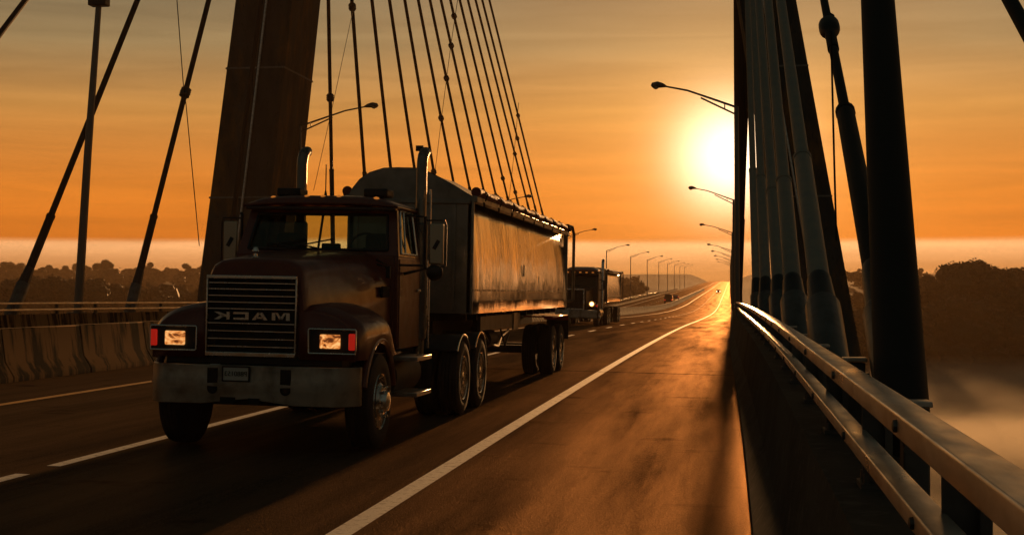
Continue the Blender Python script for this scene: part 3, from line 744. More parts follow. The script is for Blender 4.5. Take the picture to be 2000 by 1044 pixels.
def front_truck():
    Y0 = 14.15; xc = -4.93
    roll = math.atan(.02)
    root = empty('dump_truck', (xc, Y0, rz(xc, Y0 + 5)), (0, roll, 0))
    tag(root, 'maroon conventional tractor with a wide slatted grille pulling a polished aluminium tipping trailer, nearest truck', 'truck')
    # ---- bumper
    mb = MB(); sec = [(-.0, 0), (.0, .13), (-.012, .2), (.0, .27), (.0, .40), (.05, .405), (.05, .0)]
    rows = []
    for x in [-1.13, -1.12, -1.06, -.98, -.9, -.5, 0, .5, .9, .98, 1.06, 1.12, 1.13]:
        e = max(0, (abs(x) - .9)/.23); yy = .0 + .26*(1 - math.cos(min(1, e)*math.pi/2)) + .02*(x/1.1)**2
        lo = .0 if abs(x) > .3 else .06
        rows.append([Vector((x, yy + a, .52 + (lo if b < .1 else b))) for a, b in sec])
    mb.loft(rows); mb.build('bumper', M['bumper'], root, bevel=.006)
    mb = MB()
    for x in (-.37, .41):
        mb.loft([[Vector((x + a, -.006, .70 + b)) for a, b in [(-.055, .19), (-.055, -.02)] + [(.055*math.cos(R(q)), -.02 + .055*math.sin(R(q))) for q in range(200, 341, 20)] + [(.055, -.02), (.055, .19)]],
                 [Vector((x + a, .01, .70 + b)) for a, b in [(-.055, .19), (-.055, -.02)] + [(.055*math.cos(R(q)), -.02 + .055*math.sin(R(q))) for q in range(200, 341, 20)] + [(.055, -.02), (.055, .19)]]])
    mb.box((-.2, .0, .56), (.16, .03, .07)); mb.box((.08, .0, .555), (.12, .03, .07)); build_each(mb, 'tow_opening', M['grille_back'], root)
    p = MB().box((-.115, -.012, .835), (.27, .012, .14)).build('licence_plate', M['plate'], root, bevel=.004)
    mb = MB()
    for a, b, c_, d_ in ((-.115, .908, .285, .016), (-.115, .762, .285, .016), (-.256, .835, .016, .155), (.026, .835, .016, .155)): mb.box((a, -.014, b), (c_, .016, d_))
    mb.build('plate_frame', M['black'], p)
    text_mesh('P880153', .070, 'plate_lettering', M['plate_ink'], p, (-.115, -.021, .835))
    # bumper end rubber side
    # ---- hood centre
    def hood_sec(y):
        t = (y - .22)/(2.45 - .22)
        hwid = .50 + .30*t; zt = 2.0 + .16*t; zs = 1.50 + .42*t**.8; wside = .56 + .36*t
        pts = []
        pts.append((0, zt + .03)); pts.append((hwid*.45, zt + .025)); pts.append((hwid*.75, zt + .005)); pts.append((hwid*.92, zt - .045)); pts.append((hwid*1.0, zt - .12))
        pts.append((wside*.97, zs)); pts.append((wside, zs - .12)); pts.append((wside + .01, 1.3)); pts.append((wside, .98))
        return pts
    mb = MB(); rows = []
    for y in (.20, .22, .26, .34, .6, .9, 1.2, 1.5, 1.8, 2.1, 2.42, 2.45):
        pts = hood_sec(max(.22, y)); k = 1.0
        if y < .34: k = .965 if y == .20 else (.985 if y == .22 else .997)
        h = [(x * k, 1.0 + (z-1.0) * k) for x, z in pts]
        full = [(-x, z) for x, z in reversed(h[1:])] + h
        rows.append([Vector((x, y, z)) for x, z in full])
    mb.loft(rows, closed=False)
    r0 = rows[0]; mb.add(r0, [tuple(range(len(r0)))])
    hood = mb.build('hood', M['paint'], root, smooth=40)
    # raised side swage and vent on the hood flank
    for s in (-1, 1):
        MB().box((s*.905, 1.86, 1.70), (.03, .22, .13), Matrix.Rotation(-s*.13, 3, 'Z')).build('hood_vent', M['grille_back'], root, bevel=.008)
        mb = MB(); mb.box((s*.93, 1.9, 1.93), (.05, .05, .14)); mb.tube([(s*.93, 1.88, 1.98), (s*.80, 1.84, 2.02)], .012, 6); mb.build('hood_latch', M['black'], root, bevel=.01)
        MB().tube([(s*.93, 1.85, 2.01), (s*.80, 1.82, 2.07)], .01, 6).build('washer_tube', M['black'], root)
    # ornament
    mb = MB(); mb.lathe([(0, .035), (.02, .04), (.035, .02), (.06, .018), (.085, .035), (.11, .028), (.13, .012), (.135, .001)], (-.04, .30, 2.02), 'z', 12); mb.build('hood_ornament', M['chrome'], root)
    # ---- grille
    gx = -.02; gw = .94; gz0 = 1.03; gz1 = 1.83
    g = MB().box((gx, .185, (gz0+gz1)/2), (gw, .05, gz1-gz0)).build('grille', M['grille_back'], root, bevel=.01)
    mb = MB()
    for a, b, c_, d_ in ((gx, gz1, gw+.03, .035), (gx, gz0, gw+.03, .045)): mb.box((a, .15, b), (c_, .06, d_))
    for s in (-1, 1): mb.box((gx + s*(gw/2 + .01), .155, (gz0+gz1)/2), (.018, .05, gz1-gz0))
    mb.build('grille_surround', M['chrome'], g, bevel=.006)
    mb = MB(); zs = [gz0 + .080*k for k in (1, 2, 3, 4)] + [1.50, 1.568, 1.636, 1.704, 1.768]
    for z in zs: mb.box((gx, .152, z), (gw - .01, .03, .0095))
    mb.build('grille_bars', M['chrome'], g)
    MB().box((gx, .158, 1.425), (gw - .02, .012, .115)).build('badge_panel', M['grille_back'], g)
    # mirrored word: K C A M seen from left to right as in the photograph
    Lm = MB(); lh = .078; z0 = 1.388; yy = .150
    Mst = [[(0,0),(.2,0),(.2,1),(0,1)], [(.8,0),(1,0),(1,1),(.8,1)], [(.2,1),(.42,.1),(.58,.1),(.34,1)], [(.8,1),(.66,1),(.42,.1),(.58,.1)]]
    Ast = [[(0,0),(.24,0),(.58,1),(.36,1)], [(1,0),(.76,0),(.42,1),(.64,1)], [(.26,.18),(.74,.18),(.68,.40),(.32,.40)]]
    Cst = [[(0,0),(1,0),(1,.26),(.0,.26)], [(0,.74),(1,.74),(1,1),(.0,1)], [(0,.26),(.22,.26),(.22,.74),(0,.74)]]
    Kst = [[(0,0),(.2,0),(.2,1),(0,1)], [(.2,.36),(.42,.36),(1,1),(.72,1),(.2,.62)], [(.32,.50),(.5,.66),(1,0),(.70,0)]]
    mir = lambda st: [[(1-x, z) for x, z in p_] for p_ in st]
    for st, xl, wl in ((mir(Kst), -.40, .17), (mir(Cst), -.19, .165), (mir(Ast), .01, .17), (mir(Mst), .225, .19)):
        glyph(Lm, st, gx + xl, z0, wl, lh, yy)
    Lm.build('badge_lettering', M['chrome'], g, smooth=0)
    # ---- fenders
    for s in (-1, 1):
        mb, rows = fender_grid(s, .50, 1.13, .17, 2.05, 1.54, 1.0, .655, .99)
        mb.build('fender', M['paint'], root, smooth=50, solid=.02)
        # arch lip
        mb = MB(); pts = []
        for a in range(-12, 193, 8):
            y = 1.0 + .665*math.cos(R(a)); z = WR + .665*math.sin(R(a))
            if z > .62 and y > .17: pts.append((s*1.135, y, z))
        mb.tube(pts, .042, 10); mb.build('arch_lip', M['paint'], root)
        # headlight panel
        hx = s*.855
        b = MB().box((hx, .150, 1.185), (.50, .03, .27)).build('headlight_panel', M['black'], root, bevel=.02)
        mb = MB()
        mb.tube([(hx-.245, .13, 1.06), (hx+.245, .13, 1.06), (hx+.25, .13, 1.07), (hx+.25, .13, 1.30), (hx+.245, .13, 1.31), (hx-.245, .13, 1.31), (hx-.25, .13, 1.30), (hx-.25, .13, 1.07), (hx-.245, .13, 1.06)], .010, 8)
        mb.build('trim', M['chrome'], b)
        hl = MB().box((hx - s*.02, .125, 1.185), (.215, .04, .145)).build('headlight', M['headlight'], root, bevel=.012)
        mk = MB().box((hx + s*.21, .13, 1.185), (.065, .05, .17)).build('turn_signal', M['red_lens'], root, bevel=.012)
    # valance under the grille
    MB().box((0, .33, .97), (1.9, .28, .10)).build('valance', M['black'], root, bevel=.01)
    # ---- cab
    cw = 1.0; zb = 1.02; zw = 2.12; zt = 2.74; yf = 2.10; yr = 3.45; yft = 2.38
    body = MB()
    # lower body
    body.box((0, (yf+yr)/2 + .02, (zb+zw)/2 - .02), (2*cw, yr-yf, .04))       # belt inner shelf
    sd = []
    for s in (-1, 1):
        ring_panel(body, [(s*cw, yf, zb), (s*cw, yr, zb), (s*cw, yr, zw), (s*cw, yf, zw)] if s > 0 else [(s*cw, yr, zb), (s*cw, yf, zb), (s*cw, yf, zw), (s*cw, yr, zw)],
                   [(s*cw, 2.7, 1.5), (s*cw, 2.72, 1.5), (s*cw, 2.72, 1.52), (s*cw, 2.7, 1.52)] if s > 0 else [(s*cw, 2.72, 1.5), (s*cw, 2.7, 1.5), (s*cw, 2.7, 1.52), (s*cw, 2.72, 1.52)], .05)
        # upper side with door window
        T = .90
        o4 = [(s*cw, yf, zw), (s*cw, yr, zw), (s*T, yr, zt), (s*T, yft, zt)]
        def lerp(u, v_): # u along y, v_ up
            a_ = Vector(o4[0]).lerp(Vector(o4[1]), u); b_ = Vector(o4[3]).lerp(Vector(o4[2]), u); return a_.lerp(b_, v_)
        i4 = [lerp(.10, .06), lerp(.74, .06), lerp(.72, .90), lerp(.13, .90)]
        if s < 0: o4_ = [o4[1], o4[0], o4[3], o4[2]]; i4_ = [i4[1], i4[0], i4[3], i4[2]]
        else: o4_, i4_ = o4, i4
        ring_panel(body, o4_, i4_, .05)
        sd.append(i4)
    body.box((0, yf+.02, (zb+zw)/2), (2*cw-.1, .04, zw-zb))
    o4 = [(-cw, yf, zw), (cw, yf, zw), (.90, yft, zt), (-.90, yft, zt)]
    i4 = [(-.86, yf+.03, zw+.07), (.86, yf+.03, zw+.07), (.80, yft-.05, zt-.12), (-.80, yft-.05, zt-.12)]
    ring_panel(body, o4, i4, .05)
    o4r = [(cw, yr, zb), (-cw, yr, zb), (-.90, yr, zt), (.90, yr, zt)]
    i4r = [(.60, yr, 2.14), (-.86, yr, 2.14), (-.80, yr, 2.67), (.58, yr, 2.67)]
    ring_panel(body, o4r, i4r, .04)
    cab = body.build('cab', M['paint'], root, bevel=.02)
    mb = MB(); mb.add([Vector(v) + Vector((0, .02, 0)) for v in i4], [(0, 1, 2, 3)]); mb.build('windscreen', M['glass'], root, smooth=0, solid=.006)
    mb = MB(); mb.box((0, (yf+yft)/2 + .02, (zw+zt)/2), (.025, .02, .68), Matrix.Rotation(-math.atan2(yft-yf, zt-zw), 3, 'X')); mb.build('windscreen_divider', M['black'], root)
    mb = MB()
    for k in range(4):
        mb.tube([Vector(i4[k]) + Vector((0, -.004, 0)), Vector(i4[(k+1) % 4]) + Vector((0, -.004, 0))], .018, 8)
    mb.build('windscreen_seal', M['black'], root)
    for s, q in zip((-1, 1), sd):
        mb = MB(); mb.add([v - Vector((s*.02, 0, 0)) for v in q], [(0, 1, 2, 3)]); mb.build('door_window', M['glass'], root, smooth=0, solid=.005)
        mb = MB()
        for k in range(4): mb.tube([q[k] + Vector((s*.004, 0, 0)), q[(k+1) % 4] + Vector((s*.004, 0, 0))], .014, 8)
        mb.tube([q[0].lerp(q[1], .27) + Vector((s*.004, 0, 0)), q[3].lerp(q[2], .27) + Vector((s*.004, 0, 0))], .012, 8)
        mb.build('window_trim', M['chrome'], root)
        d_ = MB(); d_.box((s*(cw+.006), 2.70, 1.56), (.012, 1.10, 1.06)); dd = d_.build('door', M['paint'], root, bevel=.006)
        mb = MB(); mb.box((s*(cw+.035), 3.10, 1.72), (.03, .16, .035)); mb.build('handle', M['chrome'], dd, bevel=.008)
        mb = MB(); mb.tube([(s*(cw+.03), 3.38, 1.2), (s*(cw+.07), 3.40, 1.24), (s*(cw+.07), 3.40, 2.1), (s*(cw+.03), 3.38, 2.14)], .014, 8); build_each(mb, 'grab_bar', M['chrome'], root)
    # wipers
    mb = MB()
    for x0, x1 in ((-.1, -.62), (.12, -.28)):
        mb.tube([(x0, yf-.03, zw+.06), (x1, yf+.045, zw+.14)], .010, 6); mb.tube([(x1-.02, yf+.03, zw+.10), (x1+.46, yf+.09, zw+.20)], .009, 6)
    build_each(mb, 'wiper', M['black'], root)
    # roof
    mb = MB(); rows = []
    for y in (yft-.20, yft-.17, yft-.08, yft+.06, yft+.4, 3.1, 3.4, 3.5, 3.52):
        e = min((y-(yft-.20))/.26, 1); e2 = min((3.52-y)/.16, 1); hh = .115*math.sqrt(max(0, min(1, 1-(1-e)**2)))*math.sqrt(max(.02, min(1, 1-(1-e2)**2)))
        row = []
        for k in range(17):
            a = -1 + 2*k/16; row.append(Vector((.955*math.copysign(abs(a)**.85, a), y, zt - .02 + hh*(1-abs(a)**5) + .02*(1-a*a))))
        rows.append(row)
    mb.loft(rows, closed=False); mb.build('roof', M['paint'], root, smooth=50, solid=.03)
    mb = MB(); mb.box((0, yft-.13, zt-.055), (1.86, .13, .045)); mb.build('sun_visor', M['paint_dark'], root, bevel=.015)
    for x in (-.62, -.2, .0, .2, .66):
        mb = MB(); mb.lathe([(0, .045), (.02, .045), (.045, .03), (.055, .001)], (x, yft-.06, zt + (.06 if abs(x) < .5 else .045)), 'z', 12); build_each(mb, 'clearance_light', M['amber'], root)
    for x in (-.52, .58):
        MB().box((x, 2.75, zt+.165), (.30, .34, .10)).build('roof_beacon', M['black'], root, bevel=.02)
        MB().box((x, 2.75, zt+.105), (.12, .12, .05)).build('beacon_foot', M['black'], root)
    for x, h in ((-.08, .42), (.0, 2.2)):
        mb = MB(); mb.lathe([(0, .022), (.06, .018), (.10, .010)], (x, 2.7, zt+.09), 'z', 8); mb.tube([(x, 2.7, zt+.1), (x, 2.7, zt+.1+min(h, .5))], .008, 6); mb.build('aerial', M['black'], root)
    # interior
    MB().box((0, 2.42, 2.02), (1.8, .42, .22)).build('dashboard', M['seat'], root, bevel=.04)
    for x in (-.66, .50):
        mb = MB(); mb.box((x, 3.22, 2.12), (.38, .14, .62)); mb.build('seat', M['seat'], root, bevel=.05)
    mb = MB(); pts = [(.45 + .2*math.cos(R(a)), 2.62 + .07*math.sin(R(a)), 2.22 + .19*math.sin(R(a))) for a in range(0, 361, 20)]; mb.tube(pts, .016, 8); mb.tube([(.45, 2.62, 2.22), (.45, 2.45, 2.05)], .02, 8); mb.build('steering_wheel', M['black'], root)
    mb = MB(); mb.box((.12, 2.30, 2.22), (.22, .1, .10)); mb.build('dash_box', M['black'], root, bevel=.015)
    # ---- mirrors
    for s in (-1, 1):
        x = 1.42 if s > 0 else -1.14
        m_ = MB().box((x, 2.28, 2.28), (.17, .045, .48)).build('mirror', M['mirror_back'], root, bevel=.015)
        MB().box((x, 2.305, 2.28), (.15, .008, .44)).build('glass', M['mirror'], m_)
        MB().box((x, 2.256, 2.27), (.045, .012, .12), Matrix.Rotation(.5, 3, 'Y')).build('mirror_mount', M['black'], m_)
        mb = MB()
        mb.tube([(s*1.02, 2.30, 2.62), (x - s*.14, 2.28, 2.60), (x - s*.14, 2.28, 1.98), (s*1.02, 2.32, 1.92)], .020, 8)
        mb.tube([(x - s*.14, 2.28, 2.56), (x+s*.10, 2.28, 2.56), (x+s*.115, 2.28, 2.5), (x+s*.115, 2.28, 2.02), (x - s*.14, 2.28, 1.98)], .011, 8)
        mb.tube([(s*1.0, 2.14, 2.02), (x - s*.14, 2.28, 2.02)], .014, 8)
        mb.tube([(s*1.0, 2.9, 2.66), (x - s*.14, 2.30, 2.30)], .008, 6)
        mb.build('mirror_bracket', M['black'], root)
        if s > 0:
            mb = MB(); mb.lathe([(-.05, .001), (-.045, .05), (-.02, .09), (.0, .10), (.02, .10)], (x - .02, 2.28, 1.94), 'y', 20); mb.build('convex_mirror', M['black'], root)
    # ---- exhaust stacks
    for x in (-.60, .98):
        mb = MB(); mb.tube([(x, 3.68, .9), (x, 3.68, 3.28), (x, 3.69, 3.36), (x, 3.74, 3.44), (x, 3.82, 3.49), (x, 3.90, 3.50)], .068, 18); mb.build('exhaust_stack', M['stack'], root)
        mb = MB(); mb.tube([(x, 3.68, 1.1), (x, 3.68, 1.12), (x, 3.68, 2.55), (x, 3.68, 2.58)], [.07, .092, .092, .07], 20)
        mb.build('heat_shield', M['steel_dark'], root)
    mb = MB(); mb.tube([(.90, 3.9, 2.2), (.90, 3.9, 3.55)], .010, 6); mb.box((.90, 3.9, 3.55), (.10, .05, .07)); mb.build('work_light', M['black'], root)
    mb = MB(); mb.tube([(1.12, 3.60, 1.0), (1.12, 3.60, 3.0)], .012, 8); mb.build('stack_guard', M['chrome'], root)
    shift = {'cab', 'windscreen', 'windscreen_divider', 'windscreen_seal', 'door_window', 'window_trim', 'door', 'grab_bar', 'wiper', 'roof', 'sun_visor', 'clearance_light', 'roof_beacon', 'beacon_foot', 'aerial', 'dashboard', 'seat', 'steering_wheel', 'dash_box', 'mirror', 'mirror_bracket', 'convex_mirror', 'hood_vent', 'hood_latch', 'washer_tube'}
    for o in COL.objects:
        if o.parent == root and o.name.split('.')[0] in shift: o.location.y += .3
    # ---- steps and tank
    mb = MB(); mb.box((1.10, 2.70, .92), (.36, .80, .05)); mb.box((1.10, 2.70, .50), (.36, .80, .05)); build_each(mb, 'step', M['steel_rail'], root, bevel=.006)
    mb = MB(); mb.box((-1.08, 2.55, .79), (.28, .75, .035)); mb.box((-1.08, 2.55, .42), (.28, .75, .035)); build_each(mb, 'step', M['steel_rail'], root, bevel=.006)
    for s in (-1, 1):
        mb = MB(); mb.lathe([(-.70, .001), (-.70, .24), (-.66, .27), (.66, .27), (.70, .24), (.70, .001)], (s*.76, 3.0, .70), 'y', 24); mb.build('fuel_tank', M['chassis'], root)
    # ---- frame
    mb = MB()
    for s in (-1, 1): mb.box((s*.43, 4.2, .88), (.09, 7.4, .26))
    for y in (.8, 2.4, 4.0, 5.0, 6.9): mb.box((0, y, .88), (.84, .12, .2))
    mb.box((0, 1.3, .95), (.9, 1.6, .7)); mb.build('frame', M['chassis'], root, bevel=.01)
    mb = MB(); mb.box((0, 1.0, .5), (1.9, .12, .13)); mb.box((.0, 5.5, .52), (1.7, .2, .22)); mb.box((0, 6.88, .52), (1.7, .2, .22)); build_each(mb, 'axle', M['chassis'], root, bevel=.02)
    mb = MB(); mb.lathe([(1.10, .55), (1.17, .55)], (0, 6.15, 0), 'z', 24); mb.build('fifth_wheel', M['chassis'], root)
    mb = MB()
    for x in (.15, -.2): mb.tube([(x, 3.7, 1.5), (x+.1, 4.2, 1.1), (x, 4.9, 1.15), (x, 5.6, 1.45)], .018, 8)
    mb.box((.25, 4.2, 1.12), (.5, .7, .2)); mb.build('air_lines', M['black'], root)
    # wheels
    for s in (-1, 1):
        wheel(root, s*1.03, 1.0, False, s)
        for y in (5.5, 6.88): wheel(root, s*1.10, y, True, s)
        # drive wheel mudguards
        for yy in (5.5, 6.88):
            mb = MB(); pa = arc(yy, WR, .60, 8 if yy > 6 else 38, 140, 14)
            mb.loft([[Vector((s*x, y, z)) for y, z in pa] for x in (.66, 1.22)], closed=False); mb.build('mudguard', M['black'], root, smooth=60, solid=.02)
            mb = MB(); mb.tube([(s*1.225, y, z) for y, z in pa], .014, 6); mb.build('mudguard_edge', M['chrome'], root)
        mb = MB(); mb.box((s*.94, 7.50, .52), (.5, .015, .6)); mb.build('mud_flap', M['black'], root)
    # ---- trailer
    ty0, ty1 = 6.05, 17.85
    trailer(root, ty0, ty1, 1.40, 3.02, 3.49, 1.24, arched=True)
    mb = MB()
    for s in (-1, 1): mb.box((s*.45, 12.2, 1.18), (.12, 10.8, .30))
    for k in range(13): mb.box((0, 6.6 + .9*k, 1.33), (2.1, .08, .10))
    mb.build('trailer_frame', M['chassis'], root)
    mb = MB(); mb.box((1.03, 9.9, 1.22), (.05, 4.2, .22)); mb.build('side_bar', M['steel_dark'], root)
    mb = MB(); mb.box((1.06, 11.4, 1.2), (.03, .55, .30)); mb.build('placard', M['bumper'], root)
    mb = MB()
    for s in (-1, 1):
        mb.box((s*.75, 9.2, .92), (.12, .12, .66)); mb.box((s*.75, 9.2, .57), (.26, .3, .04)); mb.tube([(s*.75, 9.2, .8), (s*.5, 10.1, 1.1)], .03, 8)
    build_each(mb, 'landing_leg', M['chassis'], root)
    mb = MB(); mb.lathe([(-.4, .001), (-.4, .16), (.4, .16), (.4, .001)], (.5, 11.6, .86), 'y', 16); mb.lathe([(-.3, .001), (-.3, .13), (.3, .13), (.3, .001)], (-.4, 12.6, .86), 'y', 16); build_each(mb, 'air_tank', M['chassis'], root)
    mb = MB(); mb.tube([(.6, 10.6, 1.02), (.6, 11.3, .78), (.6, 12.3, .70), (.5, 13.3, .85), (.5, 14.2, .95)], .03, 6); mb.tube([(.7, 12.0, 1.02), (.72, 12.4, .72), (.7, 13.0, .9)], .018, 6); build_each(mb, 'brake_hose', M['black'], root)
    for s in (-1, 1):
        for y in (15.75, 17.1): wheel(root, s*1.10, y, True, s)
        mb = MB(); mb.box((s*.98, 16.5, 1.215), (.60, 2.75, .03)); mb.box((s*1.0, 17.98, 1.16), (.56, .22, .025), Matrix.Rotation(-.5, 3, 'X')); build_each(mb, 'rear_mudguard', M['red_fender'], root, bevel=.01)
        mb = MB(); mb.box((s*1.02, 18.12, .95), (.5, .015, .55)); mb.build('rear_mud_flap', M['black'], root)
    mb = MB(); mb.box((0, 15.75, .52), (1.8, .16, .16)); mb.box((0, 17.1, .52), (1.8, .16, .16)); build_each(mb, 'trailer_axle', M['chassis'], root)
    mb = MB(); mb.box((1.225, 16.4, 1.75), (.01, .14, .09), Matrix.Rotation(.3, 3, 'X')); mb.box((1.23, 11.2, 2.1), (.01, .12, .2)); mb.box((1.225, 13.2, 1.95), (.01, .05, .12)); build_each(mb, 'patch_plate', M['black'], root)
    return root
front_truck()

def second_truck():
    Y0 = 77.5; xc = -8.35
    root = empty('dump_truck', (xc, Y0, rz(xc, Y0 + 5)), (0, math.atan(.02), 0))
    tag(root, 'dark long nosed truck with an upright grille and one glaring headlamp, farther back', 'truck')
    # hood, grille
    mb = MB(); mb.loft([[Vector((x, y, z)) for x, z in ((-w_, .95), (w_, .95), (w_, h-.1), (w_*.8, h), (-w_*.8, h), (-w_, h-.1))] for y, w_, h in ((.25, .52, 2.02), (1.9, .72, 2.2))]); mb.build('hood', M['paint_dark'], root, smooth=30)
    g = MB().box((-.1, .22, 1.48), (.92, .06, 1.06)).build('grille', M['grille_back'], root)
    mb = MB()
    for k in range(-6, 7): mb.box((-.1 + k*.068, .18, 1.48), (.014, .03, 1.0))
    mb.build('grille_bars', M['steel_dark'], g)
    mb = MB()
    for a, b, c_, d_ in ((-.1, 2.03, 1.04, .08), (-.1, .96, 1.04, .06), (-.59, 1.5, .06, 1.1), (.39, 1.5, .06, 1.1)): mb.box((a, .2, b), (c_, .1, d_))
    mb.build('grille_surround', M['chrome'], g, bevel=.01)
    mb = MB(); mb.box((0, .05, .70), (2.3, .12, .44)); mb.build('bumper', M['bumper'], root, bevel=.04)
    MB().box((-.55, -.02, .78), (.34, .02, .16)).build('licence_plate', M['plate'], root)
    for s in (-1, 1):
        mb = MB(); rows = []
        for j in range(13):
            a = R(10 + 165*j/12); rows.append([Vector((s*.6, 1.1 - .68*math.cos(a), .62 + .68*math.sin(a))), Vector((s*1.05, 1.1 - .70*math.cos(a), .60 + .68*math.sin(a))), Vector((s*1.13, 1.1 - .70*math.cos(a), .54 + .66*math.sin(a)))])
        mb.loft(rows, closed=False); mb.build('fender', M['paint_dark'], root, solid=.03)
        h = MB().box((s*.83, .3, 1.24), (.40, .2, .26)).build('headlight', M['chrome'], root, bevel=.04)
        m1 = M['beam_halo'] if s > 0 else M['headlight']; m2 = M['beam'] if s > 0 else M['bulb']
        MB().lathe([(-.02, .001), (-.015, .13), (.02, .14)], (s*.83, .19, 1.25), 'y', 20).build('reflector', m1, h)
        MB().lathe([(-.02, .001), (-.012, .075), (.01, .08)], (s*.83, .17, 1.25), 'y', 16).build('bulb', m2, h)
        wheel(root, s*1.02, 1.1, False, s)
        for y in (5.9, 7.2): wheel(root, s*1.10, y, True, s)
        for y in (13.4, 14.7): wheel(root, s*1.10, y, True, s)
        mb = MB(); mb.tube([(s*1.06, 4.0, .9), (s*1.06, 4.0, 3.5), (s*1.06, 4.08, 3.62), (s*1.06, 4.2, 3.72)], .085, 14); mb.build('exhaust_stack', M['chrome'], root)
        mb = MB(); mb.lathe([(-.9, .001), (-.9, .32), (.9, .32), (.9, .001)], (s*.82, 3.2, .72), 'y', 20); mb.build('fuel_tank', M['chrome'], root)
        mb = MB(); mb.box((s*1.3, 2.3, 2.3), (.14, .04, .5)); mb.tube([(s*1.0, 2.3, 2.6), (s*1.3, 2.3, 2.55)], .02, 6); mb.tube([(s*1.0, 2.3, 2.0), (s*1.3, 2.3, 2.05)], .02, 6); mb.build('mirror', M['black'], root)
        mb = MB(); mb.box((s*.98, 6.55, 1.18), (.6, 2.6, .03)); mb.build('mudguard', M['red_fender'], root)
        MB().box((s*1.08, .5, 1.15), (.08, .08, .1)).build('turn_signal', M['red_lens'], root)
    body = MB()
    ring_panel(body, [(-1.0, 1.9, 2.1), (1.0, 1.9, 2.1), (.95, 2.15, 3.0), (-.95, 2.15, 3.0)], [(-.88, 1.93, 2.2), (.88, 1.93, 2.2), (.85, 2.12, 2.85), (-.85, 2.12, 2.85)], .05)
    for s in (-1, 1): body.box((s*.98, 2.95, 1.9), (.06, 1.7, 2.1))
    body.box((0, 3.85, 2.0), (2.0, .06, 2.2)); body.box((0, 1.95, 1.6), (1.96, .06, 1.0)); body.box((0, 3.0, 3.02), (1.96, 1.8, .10)); body.build('cab', M['paint_dark'], root, bevel=.03)
    mb = MB(); mb.add([(-.88, 1.97, 2.2), (.88, 1.97, 2.2), (.85, 2.16, 2.85), (-.85, 2.16, 2.85)], [(0, 1, 2, 3)]); mb.build('windscreen', M['glass'], root, smooth=0)
    mb = MB(); mb.loft([[Vector((x, y, z)) for x, z in ((-.98, 3.05), (.98, 3.05), (.95, h*.4+3.05), (.6, h+3.05), (-.6, h+3.05), (-.95, h*.4+3.05))] for y, h in ((2.1, .08), (2.5, .22), (3.8, .28))]); mb.build('roof', M['paint'], root, smooth=30)
    mb = MB(); mb.box((0, 1.98, 2.90), (1.94, .24, .09)); mb.build('sun_visor', M['paint_dark'], root, bevel=.02)
    for x in (-.7, -.35, 0, .35, .7): MB().box((x, 1.88, 2.98), (.12, .06, .05)).build('clearance_light', M['amber'], root)
    mb = MB()
    for s in (-1, 1): mb.box((s*.43, 8, .95), (.1, 14.4, .28))
    mb.box((0, 1.6, 1.1), (.9, 1.4, .6)); mb.build('frame', M['chassis'], root)
    mb = MB()
    for y in (1.1, 5.9, 7.2, 13.4, 14.7): mb.box((0, y, .52), (1.9, .15, .15))
    build_each(mb, 'axle', M['chassis'], root)
    trailer(root, 5.2, 15.4, 1.35, 3.05, 3.35, 1.24)
    return root
second_truck()

# ------------------------------------------------------------------ far traffic
def car(name, x, y, facing, kind, paint, label, cat):
    """facing -1 comes towards the camera, +1 drives away"""
    root = empty(name, (x, y, rz(x, y)), (0, 0, 0 if facing < 0 else math.pi)); tag(root, label, cat)
    if kind == 'car': sec = [(0, .45, .75), (.1, .3, .82), (1.2, .28, .98), (1.9, .28, 1.42), (3.3, .28, 1.44), (4.1, .28, 1.02), (4.5, .35, .95)]
    else: sec = [(0, .45, .95), (.1, .35, 1.05), (1.0, .32, 1.25), (1.7, .32, 2.15), (5.0, .32, 2.25), (5.2, .35, 2.2)]
    hw = .88 if kind == 'car' else 1.0
    mb = MB(); mb.loft([[Vector((a, yy, z)) for a, z in ((-hw, z0), (hw, z0), (hw, min(z1, .95 if kind == 'car' else 1.4)), (hw*.78, z1), (-hw*.78, z1), (-hw, min(z1, .95 if kind == 'car' else 1.4)))] for yy, z0, z1 in sec]); mb.build('body', paint, root, bevel=.04)
    L = sec[-1][0]
    mb = MB(); za = sec[2][2]; zb_ = sec[3][2]; ya, yb = sec[2][0], sec[3][0]
    mb.add([(-hw*.8, ya, za+.04), (hw*.8, ya, za+.04), (hw*.7, yb-.05, zb_-.02), (-hw*.7, yb-.05, zb_-.02)], [(0, 1, 2, 3)]); mb.build('windscreen', M['car_dark'], root, smooth=0)
    mb = MB(); mb.box((0, L+.01, sec[-1][2]*.8 + .0), (hw*1.3, .03, .4 if kind != 'car' else .15)); mb.build('rear_window', M['black'], root)
    for s in (-1, 1):
        MB().box((s*hw*.75, -.03, .68), (.3, .06, .16)).build('headlight', M['beam'] if facing < 0 else M['plate'], root)
        MB().box((s*hw*.8, L+.03, .85), (.2, .06, .16)).build('tail_light', M['tail'], root)
        for yy in (.9, L-.9): MB().lathe([(-.1, .0001), (-.1, .33), (.1, .33), (.1, .0001)], (s*(hw-.08), yy, .33), 'x', 20).build('wheel', M['rubber'], root)
def atx(px, d): return (px - 1428) * d / FPX
for (px, d, f, k, p, lab, cat, nm) in [(1307, 345, 1, 'van', M['car_dark'], 'dark tall van driving away on the far carriageway', 'van', 'delivery_van'),
                                   (1320.5, 390, 1, 'car', M['car_silver'], 'small car just beyond the dark van on the far carriageway', 'car', 'family_car'),
                                   (1403, 560, -1, 'car', M['car_dark'], 'oncoming car with lit headlamps in the haze at the far end of the road', 'car', 'family_car')]:
    X = atx(px, d); car(nm, X, d * 1.0234 + X * .1528, f, k, p, lab, cat)

